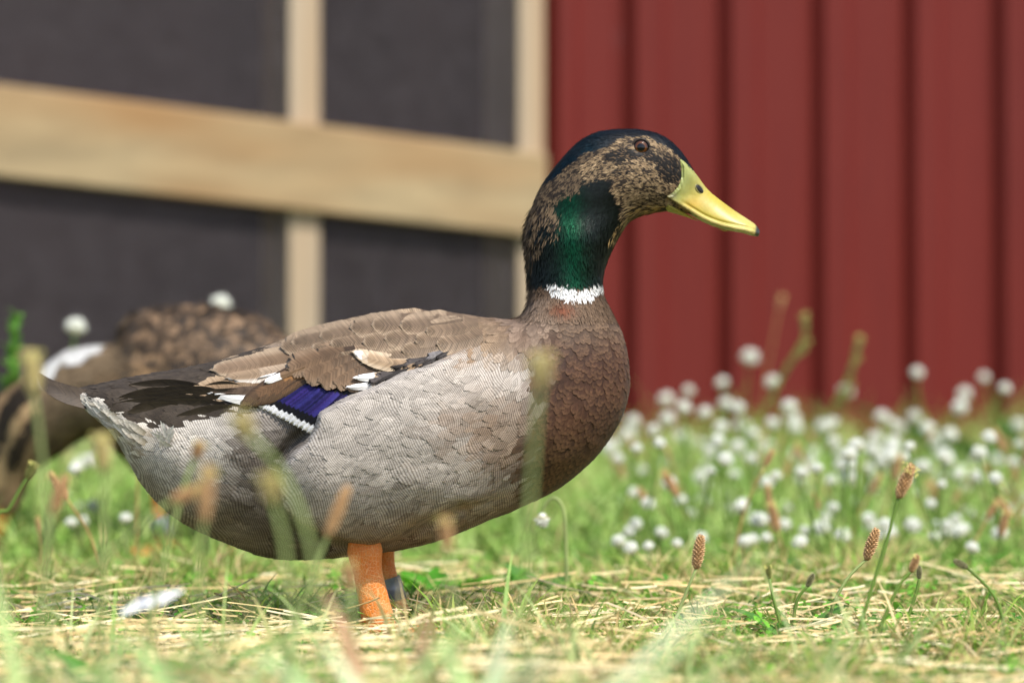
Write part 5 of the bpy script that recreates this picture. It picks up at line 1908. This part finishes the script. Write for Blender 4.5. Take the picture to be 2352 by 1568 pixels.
g0, g1 = L3(74, 130, 44), L3(96, 152, 56)
q = P(1830, 1500, ground_y(1500)); rosette('plantain_rosette', q.x, q.y, 7, 0.06, 0.014, L3(86, 136, 58), 'green plantain leaf rosette at the foot of the sharp stems', droop=0.55)
q = P(2060, 1500, ground_y(1490)); rosette('plantain_rosette', q.x, q.y, 6, 0.05, 0.012, L3(80, 132, 52), 'green plantain leaf rosette under the rusty seed head', droop=0.6)
q = P(1010, 1400, ground_y(1400)); rosette('dock_plant', q.x, q.y, 9, 0.05, 0.024, L3(84, 158, 34), 'bright green leafy weed on the ground behind the drake legs', droop=0.4)
q = P(1110, 1390, ground_y(1390)); rosette('dock_plant', q.x, q.y, 8, 0.05, 0.022, L3(98, 166, 44), 'bright green leafy weed under the drake breast', droop=0.4)
q = P(1260, 1390, ground_y(1390)); rosette('dock_plant', q.x, q.y, 6, 0.05, 0.02, L3(88, 136, 60), 'grey green leafy weed below the drooping clover head', droop=0.4)
q = P(745, 1380, ground_y(1440)); rosette('dock_plant', q.x, q.y, 5, 0.05, 0.026, L3(168, 196, 150), 'pale grey green leaves beside the orange leg', droop=0.7)
q = P(600, 1350, ground_y(1370)); rosette('dock_plant', q.x, q.y, 7, 0.04, 0.016, L3(82, 134, 50), 'dark green weed in the shadow under the drake rear', droop=0.8)
# blurred leaves near the lens
q = P(330, 1500, -0.52); rosette('dock_plant', q.x, -0.52, 5, 0.10, 0.022, L3(104, 160, 66), 'broad green leaves low in the straw before the drake', droop=0.5)
q = P(770, 1330, -0.95); t = rosette('dock_plant', q.x, -0.95, 6, 0.15, 0.010, L3(196, 214, 168), 'pale green leaves raised before the orange leg', droop=0.25, z0=0.0)
q = P(1150, 1500, -0.97); rosette('dock_plant', q.x, -0.97, 7, 0.13, 0.009, L3(186, 208, 158), 'pale green leaves before the drake feet', droop=0.3)
q = P(2290, 890, 2.3); rosette('dock_plant', q.x, 2.3, 9, 0.26, 0.05, L3(52, 92, 34), 'dark green leafy weed growing against the red wall', droop=0.35)
for u, Y, h_, col, lab in ((430, -0.92, 0.082, L3(176, 200, 140), 'blurred pale leaves in the straw before the drake rear'), (600, -0.98, 0.09, L3(160, 190, 120), 'blurred yellow green leaves before the drake belly'),
                           (930, -0.90, 0.092, L3(176, 140, 108), 'blurred brown withered leaves before the drake feet'), (1030, -0.96, 0.10, L3(200, 214, 176), 'blurred whitish leaves beside the withered brown ones'), (1190, -0.94, 0.085, L3(170, 196, 130), 'blurred light green leaves below the drake breast'),
                           (120, -0.95, 0.10, L3(170, 192, 126), 'blurred light green leaves below the feeding duck')):
    q = P(u, 1500, Y)
    rosette('dock_plant', q.x, Y, 9, h_ / 0.62, 0.007, col, lab, droop=0.28)
# upright green weed at the left, beyond the feeding duck
q = P(30, 900, 0.95)
t = empty('goosefoot_weed', (q.x, 0.95, 0), label='upright green weed with narrow spike beyond the feeding duck', category='plant')
top = P(38, 690, 0.95)
pts = [Vector((0, 0, 0)), Vector((-0.004, 0, top.z * 0.5)), Vector((top.x - q.x, 0, top.z - 0.02))]
obj('stem', stem_mesh([Vector(p) for p in catmull([tuple(p) for p in pts], 4)], 0.003, 0.002, L3(92, 150, 50)), M_GRASS, t)
for k in range(26):
    f_ = 0.45 + 0.55 * k / 25
    me = set_col(leaf_mesh(0.036 * (1.3 - f_ * 0.8), 0.018 * (1.3 - f_ * 0.7), 0.6), L3(112, 158, 70))
    o = obj('leaf', me, M_GRASS, t); o.location = pts[1].lerp(pts[2], (f_ - 0.45) / 0.55); o.rotation_euler = (0, random.uniform(-0.9, -0.2), k * 2.4)
for sx in (-1, 1):
    me = set_col(leaf_mesh(0.06, 0.03, 0.75), L3(96, 140, 92))
    o = obj('leaf', me, M_GRASS, t); o.location = Vector((0, 0, top.z * 0.62)); o.rotation_euler = (0, 0, 0 if sx > 0 else math.pi)
# small things on the ground
for u, v, lab in ((350, 1390, 'white feather lying in the straw'),):
    y0 = ground_y(v) if v > 1400 else -0.55
    q = P(u, v, y0)
    pts = [Vector((-0.016, 0, 0.004)), Vector((-0.006, 0.002, 0.009)), Vector((0.006, 0.0, 0.012)), Vector((0.016, -0.002, 0.016))]
    me = strip3(pts, [0.004, 0.012, 0.011, 0.002], Vector((0, 1, 0.5)), C3(232, 232, 230), C3(240, 240, 238))
    me.materials.append(M_FEATHER)
    o = obj('fallen_feather', me, None, label=lab, category='feather'); o.location = (q.x, y0, max(q.z - 0.008, 0.012))
